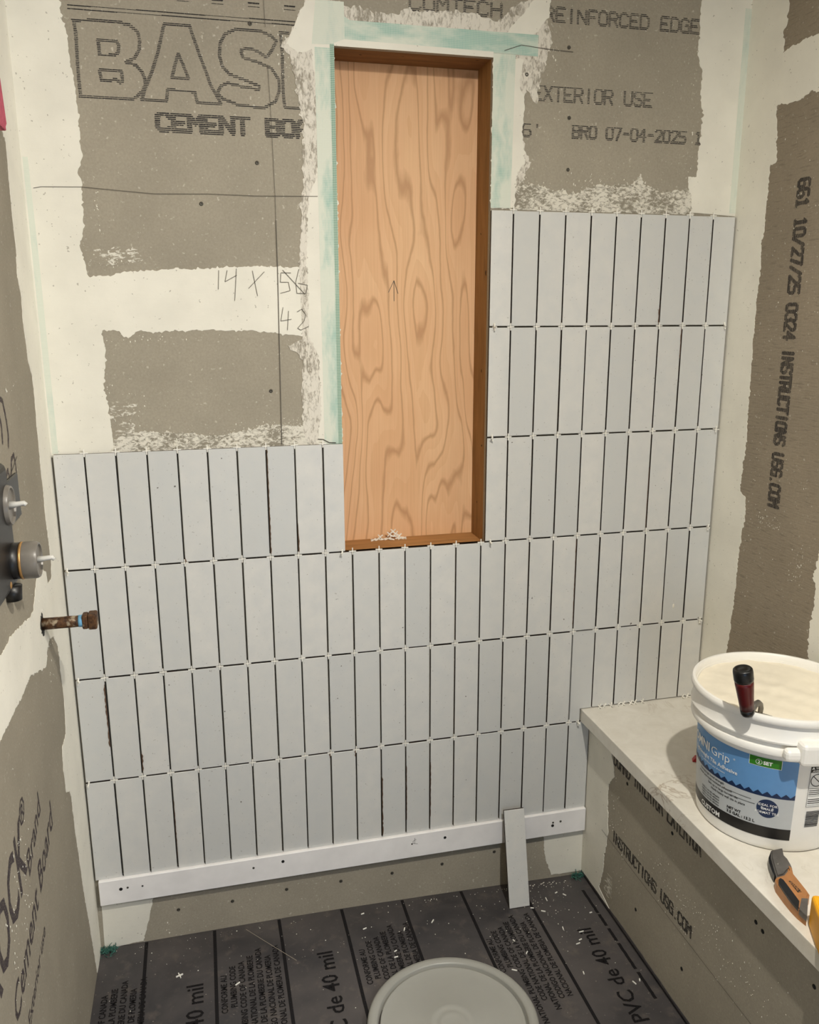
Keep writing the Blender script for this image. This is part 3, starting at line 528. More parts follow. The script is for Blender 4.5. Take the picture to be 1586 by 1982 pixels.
def row(k, c0, c1, first=None, last=None, z0=None):
    for c in range(c0, c1 + 1):
        x0, x1 = c * W + g, (c + 1) * W - g
        if c == 0: x0 = .0015
        if c == c0 and first: x0 = first
        if c == c1 and last: x1 = last
        tile(x0, x1, (k * H + g) if z0 is None else z0, (k + 1) * H - g)
row(0, 0, 19, last=1.3055, z0=-.0015); row(1, 0, 18); row(1, 20, 24, last=1.6325, z0=SLAB1 + .0022); row(2, 0, 24, last=1.6325)
row(3, 0, 9, last=.6374); row(3, 15, 24, first=.9943, last=1.6325)
for k in (4, 5): row(k, 15, 24, first=.9943, last=1.6325)
# the notched tile that steps over the bench slab
xa, xb_, xc = 19 * W + g, 1.2755, 20 * W - g
o = slab_poly('tile', [(xa, H + g), (xb_, H + g), (xb_, SLAB1 + .0022), (xc, SLAB1 + .0022), (xc, 2 * H - g), (xa, 2 * H - g)], lambda a, b, t: Vector((a, .009 - t, b)), 0, TH, 'tile', WB)

# cross spacers (parts of the tiled wall)
def cross_mesh(L=.0085, w=.0011, t=.0030):
    bm = bmesh.new(); o = [(w, w), (L, w), (L, -w), (w, -w), (w, -L), (-w, -L), (-w, -w), (-L, -w), (-L, w), (-w, w), (-w, L), (w, L)]
    o2 = [o[i] for i in (0, 1, 2, 3, 4, 5, 6, 7, 8, 9, 10, 11)]
    f = [bm.verts.new((a, -t / 2, b)) for a, b in o2]; k = [bm.verts.new((a, t / 2, b)) for a, b in o2]
    bm.faces.new(f); bm.faces.new(k[::-1]); n = len(f)
    for i in range(n): bm.faces.new((f[i], k[i], k[(i + 1) % n], f[(i + 1) % n]))
    bmesh.ops.recalc_face_normals(bm, faces=bm.faces); me = bpy.data.meshes.new('tile_spacer'); bm.to_mesh(me); bm.free(); me.materials.append(M['spacer']); return me
CR = cross_mesh(); rs = random.Random(8)
def spacer(x, z, y=.0004):
    o = link('tile_spacer', CR, WB); o.location = (x + rs.uniform(-.0004, .0004), y + rs.uniform(-.0006, .0010), z + rs.uniform(-.0004, .0004)); o.rotation_euler = (0, rs.uniform(-.05, .05), 0)
for k, cs in ((1, range(1, 20)), (2, range(1, 25)), (3, range(1, 25)), (4, list(range(1, 10)) + list(range(16, 25))), (5, range(16, 25)), (6, range(16, 25))):
    for c in cs: spacer(c * W, k * H)
def peg(x, z, tilt=0.0):
    o = link('tile_spacer', CR, WB); o.location = (x, -.0068, z); o.rotation_euler = (rs.uniform(-.25, .25) + tilt, 0, math.radians(90) + rs.uniform(-.5, .5))
for x, z in ((.0085, 3 * H), (.0085, 2 * H), (.0085, H), (1.623, 5 * H), (1.622, 4 * H), (1.622, 3 * H), (1.620, 2 * H), (1.005, 5 * H), (1.005, 4 * H), (1.006, 3 * H), (.629, 3 * H), (1.269, H)): peg(x, z)
for x in (1.331, 1.345, 1.365, 1.388, 1.402, 1.425, 1.438, 1.460, 1.585, 1.60): peg(x, SLAB1 + .0045, .5)

# chipped glaze showing the brown clay along some tile edges, and one drop of adhesive
rc = random.Random(17)
for c, z0, z1, sd, wd in ((1, .352, .512, -1, .0030), (2, .279, .325, 1, .0035), (7, .800, 1.050, 1, .0020), (8, .796, .870, 1, .0026), (11, .004, .175, 1, .0026), (12, .04, .20, 1, .0014), (13, .04, .20, 1, .0014), (19, .545, .785, -1, .0016), (23, 1.24, 1.315, -1, .0022), (22, 1.325, 1.365, -1, .0034), (3, .03, .19, 1, .0014), (10, .245, .262, -1, .0030), (9, .25, .262, -1, .003), (22, .80, .96, -1, .0016), (4, .79, .805, 1, .003)):
    n = max(5, int((z1 - z0) / .006)); xe = c * W + sd * g; vs, fs = [], []
    for i in range(n + 1):
        z = z0 + (z1 - z0) * i / n; w_ = wd * rc.uniform(.15, 1.0) * (0.2 if i in (0, n) else 1)
        vs += [(xe - sd * .0004, -.0006, z), (xe + sd * w_, -.0009, z), (xe + sd * w_ * .5, .0004, z)]
    for i in range(n): fs += [(3 * i, 3 * i + 1, 3 * i + 4, 3 * i + 3), (3 * i + 1, 3 * i + 2, 3 * i + 5, 3 * i + 4)]
    mesh_obj('glaze_chip', vs, fs, 'clay_chip', WB)
lathe('adhesive_drop', [(.0001, .0022), (.0022, .0018), (.0034, .0004), (.0036, -.0006)], 'plaster', WB, 14, Matrix.Translation((1.539, -.0002, .5745)) @ Matrix.Rotation(math.radians(90), 4, 'X') @ Matrix.Diagonal((.8, 1.9, 1, 1)))

# pencil marks on the wall
def pencil(pls, w=.0011, fm=fB, parent=None, t=.0026):
    vs, fs = [], []
    for pl in pls:
        for (a, b), (c, d) in zip(pl[:-1], pl[1:]):
            dx, dy = c - a, d - b; L = math.hypot(dx, dy) or 1; nx, ny = -dy / L * w / 2, dx / L * w / 2; i = len(vs)
            vs += [fm(a + nx, b + ny, t), fm(c + nx, d + ny, t), fm(c - nx, d - ny, t), fm(a - nx, b - ny, t)]; fs.append((i, i + 1, i + 2, i + 3))
    return mesh_obj('pencil_mark', vs, fs, 'pencil', parent or WB)
pencil([[(.015, 1.601), (.03, 1.604), (.109, 1.606), (.17, 1.602), (.251, 1.597), (.36, 1.600), (.46, 1.599), (.594, 1.602)]], .0010)
pencil([[(.4925, 1.985), (.4940, 1.93)], [(.496, 1.86), (.498, 1.80), (.500, 1.70), (.5013, 1.60), (.5012, 1.55)]], .0008)
pencil([[(.5012, 1.55), (.5010, 1.45), (.499, 1.30), (.497, 1.15), (.4958, 1.058)]], .0017)
pencil([[(.374, 1.444), (.371, 1.404)], [(.392, 1.444), (.386, 1.420), (.412, 1.434)], [(.412, 1.448), (.405, 1.380)], [(.436, 1.406), (.472, 1.442)], [(.446, 1.444), (.455, 1.390)],
        [(.530, 1.440), (.508, 1.440), (.506, 1.420), (.524, 1.420), (.527, 1.402), (.505, 1.396)], [(.548, 1.448), (.540, 1.42), (.542, 1.396), (.562, 1.396), (.566, 1.414), (.545, 1.418)], [(.512, 1.446), (.560, 1.394)],
        [(.510, 1.366), (.504, 1.336), (.528, 1.340)], [(.522, 1.358), (.518, 1.316)], [(.541, 1.356), (.552, 1.362), (.560, 1.350), (.556, 1.336), (.541, 1.320), (.548, 1.316), (.566, 1.324)]], .0011)
pencil([[(.580, 1.067), (.592, 1.066), (.606, 1.058), (.622, 1.057)]], .0022)
pencil([[(.775, 1.4017), (.789, 1.4295), (.799, 1.399)], [(.789, 1.4295), (.789, 1.381)]], .0013, lambda a, b, t: Vector((a, NYB - .0006, b)))
pencil([[(1.02, 1.920), (1.06, 1.934), (1.115, 1.930), (1.185, 1.928)]], .0012)

# left wall prints
def text_geo(s, size, bold=0.0, shear=0.0, align='LEFT'):
    cu = bpy.data.curves.new('t', 'FONT'); cu.body = s; cu.size = size; cu.resolution_u = 2; cu.offset = bold; cu.shear = shear; cu.align_x = align
    ob = bpy.data.objects.new('t', cu); COL.objects.link(ob)
    dg = bpy.context.evaluated_depsgraph_get(); dg.update(); me = ob.evaluated_get(dg).to_mesh()
    v = [tuple(x.co[:2]) for x in me.vertices]; f = [tuple(p.vertices) for p in me.polygons]
    ob.evaluated_get(dg).to_mesh_clear(); bpy.data.objects.remove(ob); bpy.data.curves.remove(cu)
    return v, f
def text_obj(name, s, size, mp, mat, parent, bold=0.0, shear=0.0, align='LEFT', sx=1.0, kind=None):
    v, f = text_geo(s, size, bold, shear, align)
    return mesh_obj(name, [mp(a * sx, b) for a, b in v], f, mat, parent, kind)
def wall_left_map(y0, z0, ang): return lambda a, b: fL(y0 + a * math.cos(ang) - b * math.sin(ang), z0 + a * math.sin(ang) + b * math.cos(ang), .0004)
AN = math.radians(13)
text_obj('board_print', 'DUROCK', .150, wall_left_map(-1.005, .365, AN), 'ink_l', WL, .0022, .25, sx=.66)
text_obj('board_print', '\u00ae', .055, wall_left_map(-.606, .535, AN), 'ink_l', WL, .0008, .2)
text_obj('board_print', 'Brand', .060, wall_left_map(-.590, .435, math.radians(19)), 'ink_l', WL, .0008, .2)
text_obj('board_print', 'Cement Board', .074, wall_left_map(-.765, .300, math.radians(14)), 'ink_l', WL, .001, .25, sx=.92)
text_obj('board_print', 'Exterior use', .036, wall_left_map(-.700, .235, math.radians(14)), 'ink_l', WL, .0005, .25)
dash_print('board_print', [[(-.41, 1.215), (-.392, 1.21), (-.379, 1.175), (-.377, 1.15), (-.385, 1.133)], [(-.43, 1.20), (-.42, 1.17), (-.425, 1.145)]], .010, .0020, .9, fL, 'ink_l', WL, seed=31)
dash_print('board_print', [[(-.405, 1.03), (-.392, 1.075), (-.374, 1.108), (-.352, 1.112), (-.345, 1.09), (-.352, 1.05), (-.365, 1.005)], [(-.44, 1.05), (-.425, 1.088), (-.41, 1.095), (-.40, 1.07)]], .009, .0020, .9, fL, 'ink_l', WL, seed=32)
pencil([[(-.405, 1.082), (-.330, 1.106)]], .002, fL, WL, .0012)

# ------------------------------------------------------------------ ledger board under the tiles
LB = thing('ledger_board', (.65, YW, -.035), 'white painted ledger board screwed to wall under lowest tile row', 'board')
lz = lambda x: (-.0030 if x < .65 else -.0030)
bmx = box_bm(.008 - .65, 1.3045 - .65, -.0190, -.0002, -.0335, .0335, .0012)
for v in bmx.verts: v.co.z -= .0028 * ((v.co.x + .65) / 1.3) if v.co.z < 0 else .0
bm_obj('board', bmx, 'ledger', LB)
for x, z, r_, mt in ((.059, -.0287, .0042, 'hole'), (.075, -.0272, .0026, 'screw'), (.110, -.0290, .0022, 'hole'), (.382, -.0271, .0028, 'screw'), (.457, -.0215, .0040, 'hole'), (.892, -.025, .0038, 'hole'), (.800, -.0290, .0022, 'hole'), (1.205, -.0402, .0042, 'hole'), (1.206, -.0309, .0028, 'screw'), (1.2285, -.0305, .0032, 'screw')):
    lathe('screw_hole', [(.0001, -.0002), (r_ * .8, .0000), (r_, .0005), (r_ * 1.05, -.001)], mt, LB, 10, Matrix.Translation((x - .65, -.0192, z + .035)) @ Matrix.Rotation(math.radians(90), 4, 'X'))
pn = pencil([[(.808, -.012), (.8075, -.030)], [(.812, -.017), (.803, -.021), (.803, -.028), (.816, -.031)]], .0010, lambda a, b, t: Vector((a - .65, -.0193, b + .035)), LB)

# ------------------------------------------------------------------ bench and slab
BN = thing('bench_base', (1.47, -1.0, -.21), 'grey cement board bench front with printed instructions under pale slab', 'bench')
def loc(o, t):   # build in world coordinates, then hand over to the thing's own frame
    for v in o.data.vertices: v.co = v.co - t.location
    o.data.update()
    return o
o = loc(box('front_panel', XB, XB + .013, -1.29, YW - .001, -.216, SLAB0 - .0008, 'board_c', BN), BN)
loc(box('carcass', XB + .0135, XR - .03, -1.29, YW - .001, -.2, SLAB0 - .0008, 'room', BN), BN)
def bp(key, name, t, mat, amp): loc(slab_poly(name, rag(D(key), rnd, .004, amp), fP, -.0004, t, mat, BN), BN)
bp('p_strip', 'plaster_patch', .0012, 'plaster', .0014); bp('p_scr', 'plaster_patch', .0008, 'scrape', .0018)
loc(dash_print('board_print', [[(-a, b) for a, b in pl] for pl in strokes('INSTRUCTIONS USG.COM', .157, -.0015, .372, .0275)], .0068, .0026, .75, fP, 'ink', BN, seed=14), BN)
loc(dash_print('board_print', [[(-a, b) for a, b in pl] for pl in strokes('CEMENT BOARD INTERIOR EXTERIOR', .02, .212, .52, .044)], .0068, .0026, .8, fP, 'ink', BN, seed=15), BN)
for y, z in ((-.216, .196), (-.427, .194), (-.7285, .198), (-.7495, .194), (-.295, -.1095), (-.505, -.103), (-.891, .195)):
    lathe('screw_head', [(.0001, .0004), (.0045, .0006), (.0048, -.001)], 'hole', BN, 10, Matrix.Translation(Vector((XB - .0002, y, z)) - BN.location) @ Matrix.Rotation(math.radians(-90), 4, 'Y'))
loc(pencil([[(-.10, -.010), (-.16, -.012), (-.30, -.016), (-.55, -.020), (-.9, -.024)]], .0012, fP, BN, .0016), BN)
flecks(BN, lambda a, b, t: fP(a, b, t) - BN.location, [(-.45, .06, .12, .05, 110, .0011), (-.16, .10, .02, .05, 30, .0016), (-.21, -.06, .015, .06, 22, .0016), (-.7, .05, .12, .05, 80, .0012)], 9)
SL = box('bench_slab', 1.2795, XR - .0012, -1.295, YW - .002, SLAB0, SLAB1, 'stone', None, .0018, seg=2)
tag(SL, 'pale veined stone slab on the bench under bucket and knife', 'slab')
# caulk fold of membrane up the foot of the bench
o = loc(slab_poly('membrane_fold', rag([(YW - .002, -.2145, 0), (-1.285, -.2145, 0), (-1.285, -.207, 1), (-1.1, -.2085, 1), (-.5, -.208, 1), (-.28, -.206, 1), (-.12, -.209, 1), (YW - .002, -.2115, 0)], rnd, .02, .0010), fP, 0, .0016, 'membrane', BN), BN)

# ------------------------------------------------------------------ floor print and dust
def fz(x, y, t=.0006): return Vector((x, y, floor_z(x) + t))
def floor_strip(x, y0, y1, w, name='stripe', gaps=()):
    rr = random.Random(int(x * 1000)); n = 14; vs, fs = [], []
    for i in range(n + 1):
        y = y0 + (y1 - y0) * i / n; d = rr.uniform(-.0006, .0006)
        vs += [fz(x - w / 2 + d, y), fz(x + w / 2 + d, y)]
    fs = [(2 * i, 2 * i + 1, 2 * i + 3, 2 * i + 2) for i in range(n)]
    mesh_obj(name, vs, fs, 'stripe', FL)
for x in (.107, .275, .4415, .6085, .775, .9435, 1.1148): floor_strip(x, .006, -1.4, .0082)
for y0, y1 in ((-.06, -.155), (-.16, -.205), (-.215, -.262), (-.27, -.36), (-.37, -.455)): floor_strip(1.281, y0, y1, .0085)
FT = ['CONFORME AU', 'PLUMBING CODE', 'NATIONAL PLUMBING CODE OF CANADA', 'CODE NATIONAL DE LA PLOMBERIE', 'NATIONAL DE LA PLOMBERIE DU CANADA', 'CODIGO NACIONAL DE PLOMERIA', 'NACIONAL DE PLOMERIA DE CANADA']
# reading away from the camera; the ends of the lines are what shows, so anchor lines at their far end
def floor_text(s, x, yend, size, bold=.0004, sx=.80):
    return text_obj('floor_print', s, size, lambda a, b: fz(x - b, yend + a, .0008), 'ink_f', FL, bold, 0, 'RIGHT', sx)
for x0, ye in ((.040, -.115), (.300, -.085), (.640, -.080), (.965, -.115)):
    for i, s in enumerate(FT):
        xx = x0 + .0215 * i - (.055 if x0 < .1 else 0)
        if xx < .012 or xx > 1.26: continue
        floor_text(s, xx, ye - (.07, .045, .035, .02, .0, .03, .0)[i], .0205)
for x, ye in ((.245, -.165), (.560, -.135), (1.235, -.20)): floor_text('40 mils , PVC de 40 mil', x, ye, .056, .0006, .95)

o = pencil([[(.355, -.010), (.412, -.080), (.470, -.150)]], .0012, lambda a, b, t: fz(a, b, .0009), FL); o.name = 'scratch'; o.data.materials[0] = M['board_c']
# teal mesh ends poking out in the corners (parts of the floor)
def tuft(x, y, n, sx, sy, seed):
    rr = random.Random(seed); vs, fs = [], []
    for _ in range(n):
        c = Vector((x + rr.uniform(-sx, sx), y - abs(rr.gauss(0, sy)), floor_z(x) + rr.uniform(.0, .010))); d = Vector((rr.uniform(-1, 1), rr.uniform(-1, .3), rr.uniform(-.4, 1))).normalized(); u = d.cross(Vector((0, 0, 1))).normalized() * .0009
        i = len(vs); L = rr.uniform(.004, .013); up = Vector((0, 0, .0012)); vs += [c - u, c + u, c + d * L + u, c + d * L - u, c + d * L * .5 + up]; fs += [(i, i + 1, i + 4), (i + 1, i + 2, i + 4), (i + 2, i + 3, i + 4), (i + 3, i, i + 4)]
    mesh_obj('mesh_fringe', vs, fs, 'teal', FL, 'stuff')
tuft(.016, .004, 160, .018, .010, 1); tuft(1.290, .002, 120, .016, .006, 2)

# crumbs and dust too small to count
rr = random.Random(12); vs, fs = [], []
for _ in range(260):
    x = rr.uniform(.02, 1.29); y = -abs(rr.gauss(0, .14)) - .004
    if rr.random() < .45: x = rr.gauss(1.16, .07)
    if rr.random() < .3: y = -.006 - abs(rr.gauss(0, .006))
    if math.hypot(x - .788, y + .432) < .2: continue
    x = min(1.29, max(.01, x)); s = rr.uniform(.0006, .0018); c = fz(x, y, 0); i = len(vs)
    for q in range(4): vs.append(c + Vector((math.cos(q * 1.57 + .3) * s * rr.uniform(.6, 1.4), math.sin(q * 1.57 + .3) * s * rr.uniform(.6, 1.4), 0)))
    vs.append(c + Vector((0, 0, s))); fs += [(i + q, i + (q + 1) % 4, i + 4) for q in range(4)]
o = mesh_obj('plaster_dust', vs, fs, 'plaster', None, 'stuff'); o['label'] = 'white plaster crumbs scattered over the dark membrane floor'; o['category'] = 'dust'

# ------------------------------------------------------------------ loose spacers
def loose(x, y, z, rot, label, group, me=CR):
    o = link('tile_spacer', me); o.location = (x, y, z); o.rotation_euler = rot; return tag(o, label, 'spacer', group)
o = loose(.190, -.130, floor_z(.19) + .0017, (math.radians(90), 0, .35), 'white cross spacer lying flat on the membrane near the left corner', 'loose spacers')
# broken spacer legs on the floor
bm = box_bm(-.0055, .0055, -.0013, .0013, 0, .0026, .0004); bm_l = bpy.data.meshes.new('spacer_piece'); bm.to_mesh(bm_l); bm.free(); bm_l.materials.append(M['spacer'])
PX = [(1.203, -.055, .4), (1.222, -.068, 2.2), (1.165, -.075, 1.5), (1.113, -.100, -.3), (1.138, -.118, -.5), (1.262, -.150, .1), (1.163, -.190, 1.4), (1.205, -.212, .1), (1.190, -.238, .3), (1.178, -.250, .2), (1.020, -.205, 1.9), (1.037, -.252, .9), (.985, -.300, -.5), (1.148, -.345, 1.4), (1.255, -.40, 1.9), (1.272, -.395, 1.2), (.655, -.080, .3), (.835, -.092, .9), (.660, -.024, .25), (.755, -.105, 1.2), (.715, -.175, .4), (.712, -.195, .1), (.325, -.190, .6)]
for i, (x, y, a) in enumerate(PX):
    o = link('spacer_piece', bm_l); o.location = (x, y, floor_z(x) + .0001); o.rotation_euler = (0, 0, a); o.scale = (.7 + .5 * ((i * 7) % 5) / 4, 1, 1)
    lb, gr = (('small white broken spacer leg on the membrane between leaning tile and bench', 'spacer legs by the bench') if x > 1.1 else
              ('small white broken spacer leg on the membrane in front of leaning tile', 'spacer legs before the leaning tile') if x > .9 else
              ('small white broken spacer leg on the membrane behind the grey lid', 'spacer legs behind the lid') if x > .5 else
              ('single white broken spacer leg on the membrane left of the grey lid', None))
    tag(o, lb, 'spacer', gr)
# heap on the niche sill
hs = [(.726, .094, 0, 'f'), (.738, .097, 0, 'f'), (.745, .100, 0, 's'), (.752, .095, 0, 'f'), (.765, .098, 0, 'f'), (.772, .092, 0, 'f'), (.770, .099, 1, 's'), (.779, .096, 1, 'f'), (.785, .099, 1, 's'), (.779, .100, 2, 's'), (.792, .094, 0, 'f'), (.800, .097, 0, 'f'), (.795, .100, 0, 's'), (.806, .095, 0, 'f')]
rh = random.Random(4)
for x, y, lv, f in hs:
    z = NZ0 + (.0022 if f == 'f' else .0072) + lv * .0062
    rot = (math.radians(90) + rh.uniform(-.15, .15), rh.uniform(-.2, .2), rh.uniform(0, 1.5)) if f == 'f' else (rh.uniform(-.3, .3), .785 + rh.uniform(-.15, .15), rh.uniform(-.4, .4))
    loose(x, y, z, rot, 'white cross spacer in the small heap on the niche sill', 'spacers heaped in the niche')

# ------------------------------------------------------------------ leaning tile
LT = tile_mesh(.0575, .264, 0); o = link('loose_tile', LT); tag(o, 'loose narrow white tile leaning upright against the ledger board', 'tile')
b = Vector((1.081, -.0915, floor_z(1.08) + .002)); t_ = Vector((1.082, -.0245, .041)); zax = (t_ - b).normalized(); xax = (Vector((1, -.03, 0)) - zax * zax.x).normalized(); yax = zax.cross(xax)
o.matrix_world = Matrix(((xax.x, yax.x, zax.x, 0), (xax.y, yax.y, zax.y, 0), (xax.z, yax.z, zax.z, 0), (0, 0, 0, 1)))
o.location = b + zax * .132

# ------------------------------------------------------------------ grey pail lid on the floor
ld = thing('pail_lid', (.788, -.432, floor_z(.788)), 'round grey plastic pail lid lying on the dark membrane floor', 'lid')
rL = .193
lathe('disc', [(.0001, .0155), (.018, .0155), (.020, .0165), (.030, .0165), (.032, .0155), (.040, .0155), (.042, .0165), (.052, .0165), (.054, .0155), (.140, .0148), (.1570, .0148), (.1600, .0165), (.1622, .0168), (.1632, .0150), (.1634, .0030), (.0001, .0030)], 'lid', ld, 96)
lathe('rim', [(.1630, .0032), (.1680, .0032), (.1690, .0185), (.1712, .0218), (.1800, .0235), (.1880, .0225), (.1920, .0190), (.193, .0120), (.1930, .0005), (.1895, .0005), (.1890, .0150), (.1780, .0160), (.1715, .0008), (.1630, .0008)], 'lid', ld, 96)

# ------------------------------------------------------------------ bucket
BK = thing('bucket', (1.453, -.545, SLAB1 + .0004), 'white adhesive bucket with blue label standing on stone bench', 'bucket')
auto_smooth(lathe('body', [(.0001, .004), (.130, .004), (.1385, .0005), (.1415, .004), (.1425, .010), (.1500, .150), (.1530, .2205), (.1500, .2205), (.1385, .010), (.0001, .0075)], 'pail', BK, 96))
auto_smooth(lathe('collar', [(.1532, .2190), (.1640, .2190), (.1672, .2205), (.1678, .2225), (.1676, .2310), (.1660, .2340), (.1622, .2355), (.1618, .2420), (.1660, .2455), (.1695, .2475), (.1700, .2505), (.1680, .2540), (.1655, .2640), (.1638, .2760), (.1630, .2870), (.1595, .2870), (.1555, .2400), (.1532, .2245)], 'pail', BK, 96))
auto_smooth(lathe('rim', [(.1625, .2860), (.1700, .2855), (.1718, .2885), (.1718, .2960), (.1690, .3000), (.1640, .3000), (.1612, .2960), (.1600, .2860)], 'pail', BK, 96))
# adhesive in the bucket
pv, pf = [], []; rp = random.Random(2); nr, na = 12, 48
hz = lambda x, y: .2815 + .0022 * math.sin(x * 38 + 1) * math.cos(y * 31) + .0013 * math.sin(x * 90 + y * 70) + .0010 * math.sin(y * 150 - x * 60)
pv.append((0, 0, hz(0, 0)))
for i in range(1, nr + 1):
    for j in range(na):
        a = 2 * math.pi * j / na; r_ = .1598 * i / nr; x, y = r_ * math.cos(a), r_ * math.sin(a); pv.append((x, y, hz(x, y)))
for j in range(na): pf.append((0, 1 + j, 1 + (j + 1) % na))
for i in range(nr - 1):
    for j in range(na): pf.append((1 + i * na + j, 1 + (i + 1) * na + j, 1 + (i + 1) * na + (j + 1) % na, 1 + i * na + (j + 1) % na))
mesh_obj('adhesive', pv, pf, 'paste', BK, smooth=True)
# moulded lug for the carrying handle
ang = math.radians(-103)
Mz = Matrix.Rotation(ang, 4, 'Z')
bml = box_bm(.158, .190, -.034, .034, .214, .262, .010, 3); bmesh.ops.transform(bml, matrix=Mz, verts=bml.verts); bm_obj('handle_lug', bml, 'pail', BK)
bml = box_bm(.160, .182, -.060, -.024, .220, .246, .009, 3); bmesh.ops.transform(bml, matrix=Mz, verts=bml.verts); bm_obj('handle_lug', bml, 'pail', BK)
# label, wrapped on the body
rad = lambda z: .1425 + (z - .010) * (.0075 / .140) if z < .15 else .150 + (z - .15) * (.003 / .0705)
PHI0 = math.radians(-109.4)
def cyl(s, z, e): a = PHI0 - s / .150; r_ = rad(z) + e; return Vector((r_ * math.cos(a), r_ * math.sin(a), z))
def wrap(name, s0, s1, zlo, zhi, e, mat, parent, n=40, m=4):
    """s runs to the left from the label's right edge; zlo/zhi may be functions of s"""
    vs, fs = [], []
    for i in range(n + 1):
        s = s0 + (s1 - s0) * i / n; a = zlo(s) if callable(zlo) else zlo; b_ = zhi(s) if callable(zhi) else zhi
        for j in range(m + 1): vs.append(cyl(s, a + (b_ - a) * j / m, e))
    for i in range(n):
        for j in range(m): q = i * (m + 1) + j; fs.append((q, q + m + 1, q + m + 2, q + 1))
    return mesh_obj(name, vs, fs, mat, parent, smooth=True)
SW = .262
zig = lambda s: .1245 + .0078 * abs(((s / .0172) % 1) * 2 - 1)
LBL = wrap('label', 0, SW, .0285, .2045, .0004, 'blue', BK)
LBL['label'] = 'blue and grey paper label wrapped on the bucket'
wrap('grey_band', 0, SW, .0531, .1215, .0007, 'grey', LBL)
wrap('black_band', 0, SW, .0285, .0531, .0008, 'black', LBL)
wrap('zigzag_edge', 0, SW, .1205, zig, .0009, 'navy', LBL, 240, 1)
s_of = lambda deg: math.radians((-109.4 - deg) % 360) * .150
s_r = lambda deg: math.radians(-109.4 - deg) * .150      # to the right of the label
wrap('green_badge', s_of(-121.4) - .001, s_of(-143.4) + .001, .1845, .2045, .0008, 'white', LBL, 12)
wrap('green_badge', s_of(-121.4), s_of(-143.4), .1855, .2045, .0011, 'green', LBL, 12)
sc_ = s_of(-127.9)
vs = [cyl(sc_, .0945, .0010)] + [cyl(sc_ + .0205 * math.cos(2 * math.pi * k / 40), .0945 + .0205 * math.sin(2 * math.pi * k / 40), .0010) for k in range(40)]
mesh_obj('round_badge', vs, [(0, 1 + k, 1 + (k + 1) % 40) for k in range(40)], 'navy', LBL)
def lt(s, deg, z, size, mat, bold=0.0, sx=1.0, align='LEFT', e=.0014):
    s0 = s_of(deg); return text_obj('label_print', s, size, lambda a, b: cyl(s0 - a, z + b, e), mat, LBL, bold, 0, align, sx)
lt('OMNI', -176.8 - 28.8, .1665, .027, 'white', .0007, 1.0); lt('Grip', -177.2, .1665, .027, 'white', -.0001, 1.0)
lt('\u00ae', -155.5, .178, .006, 'white')
lt('Lightweight Tile Adhesive', -151.5, .1480, .0125, 'white', .0002, 1.0, 'RIGHT')
lt('for walls floors and showers', -162, .1385, .0065, 'white', 0, 1, 'RIGHT')
lt('\u2461' if False else '2', -136.8, .1905, .0095, 'white', .0002, 1, 'CENTER'); lt('SET', -133.8, .1903, .0105, 'white', .0004)
s2 = s_of(-136.8); rg_ = lambda r_: [cyl(s2 + r_ * math.cos(2 * math.pi * k / 28), .1938 + r_ * math.sin(2 * math.pi * k / 28), .0014) for k in range(28)]
mesh_obj('label_print', rg_(.0052) + rg_(.0060), [(k, (k + 1) % 28, 28 + (k + 1) % 28, 28 + k) for k in range(28)], 'white', LBL)
for i, s in enumerate(('IDEAL FOR', 'SMALL', 'FORMAT TILE')): lt(s, -127.9, .0995 - .0085 * i, .0075, 'white', .0001, 1, 'CENTER')
lt('CUSTOM', 172.0, .0335, .0150, 'white', .0004)
lt('NET WT', -158.5, .0665, .0080, 'black', .0003); lt('3.5 GAL : 13.2 L', -158.5, .0575, .0088, 'black', .0003)
for i, s in enumerate(('Nonsag high bond strength', 'Water and mold resistant adhesive', 'Sets up to large format tile', 'Holds heavy wall tile in place')):
    lt(s, (-162, -155, -150, -144)[i], .1130 - .0085 * i, .0070, 'black', .0001, 1, 'RIGHT')
for i in range(4): lt('ready to use tile adhesive', -166, .0760 - .0062 * i, .0056, 'black', .0001, 1, 'RIGHT')
for z, d0, d1 in ((.1075, -140, -157), (.0985, -137, -157)): wrap('label_print', s_of(d0), s_of(d1), z, z + .0009, .0014, 'black', LBL, 8, 1)
# warning panel and bar code to the right of the label
wp = wrap('warning_panel', s_r(-100.6), s_r(-72), .1040, .1960, .0006, 'white', BK, 20)
wrap('label_print', s_r(-100.6), s_r(-72), .1830, .1960, .0009, 'black', wp, 20, 1)
text_obj('label_print', '\u25b2 WARNING', .0065, lambda a, b: cyl(s_r(-100.2) - a, .1905 + b, .0013), 'white', wp, .0001); text_obj('label_print', 'AVISO', .0065, lambda a, b: cyl(s_r(-99.2) - a, .1842 + b, .0013), 'white', wp, .0001)
s3 = s_r(-94.5)
def ring(r0, r1): return [cyl(s3 + r_ * math.cos(2 * math.pi * k / 32), .1655 + r_ * math.sin(2 * math.pi * k / 32), .0012) for r_ in (r0, r1) for k in range(32)]
mesh_obj('label_print', ring(.0125, .0140), [(k, (k + 1) % 32, 32 + (k + 1) % 32, 32 + k) for k in range(32)], 'black', wp)
q = lambda u, v: cyl(s3 + u, .1655 + v, .0012)
mesh_obj('label_print', [q(.0088, .0100), q(.0100, .0088), q(-.0088, -.0100), q(-.0100, -.0088)], [(0, 1, 2, 3)], 'black', wp)
for i in range(8): wrap('label_print', s_r(-99.8), s_r(-76), .1420 - .0042 * i - (.003 if i > 3 else 0), .1436 - .0042 * i - (.003 if i > 3 else 0), .0010, 'grey' if i % 4 == 3 else 'black', wp, 10, 1)
for zz in (.1470, .1060): wrap('label_print', s_r(-100.6), s_r(-72), zz, zz + .0007, .0010, 'black', wp, 12, 1)
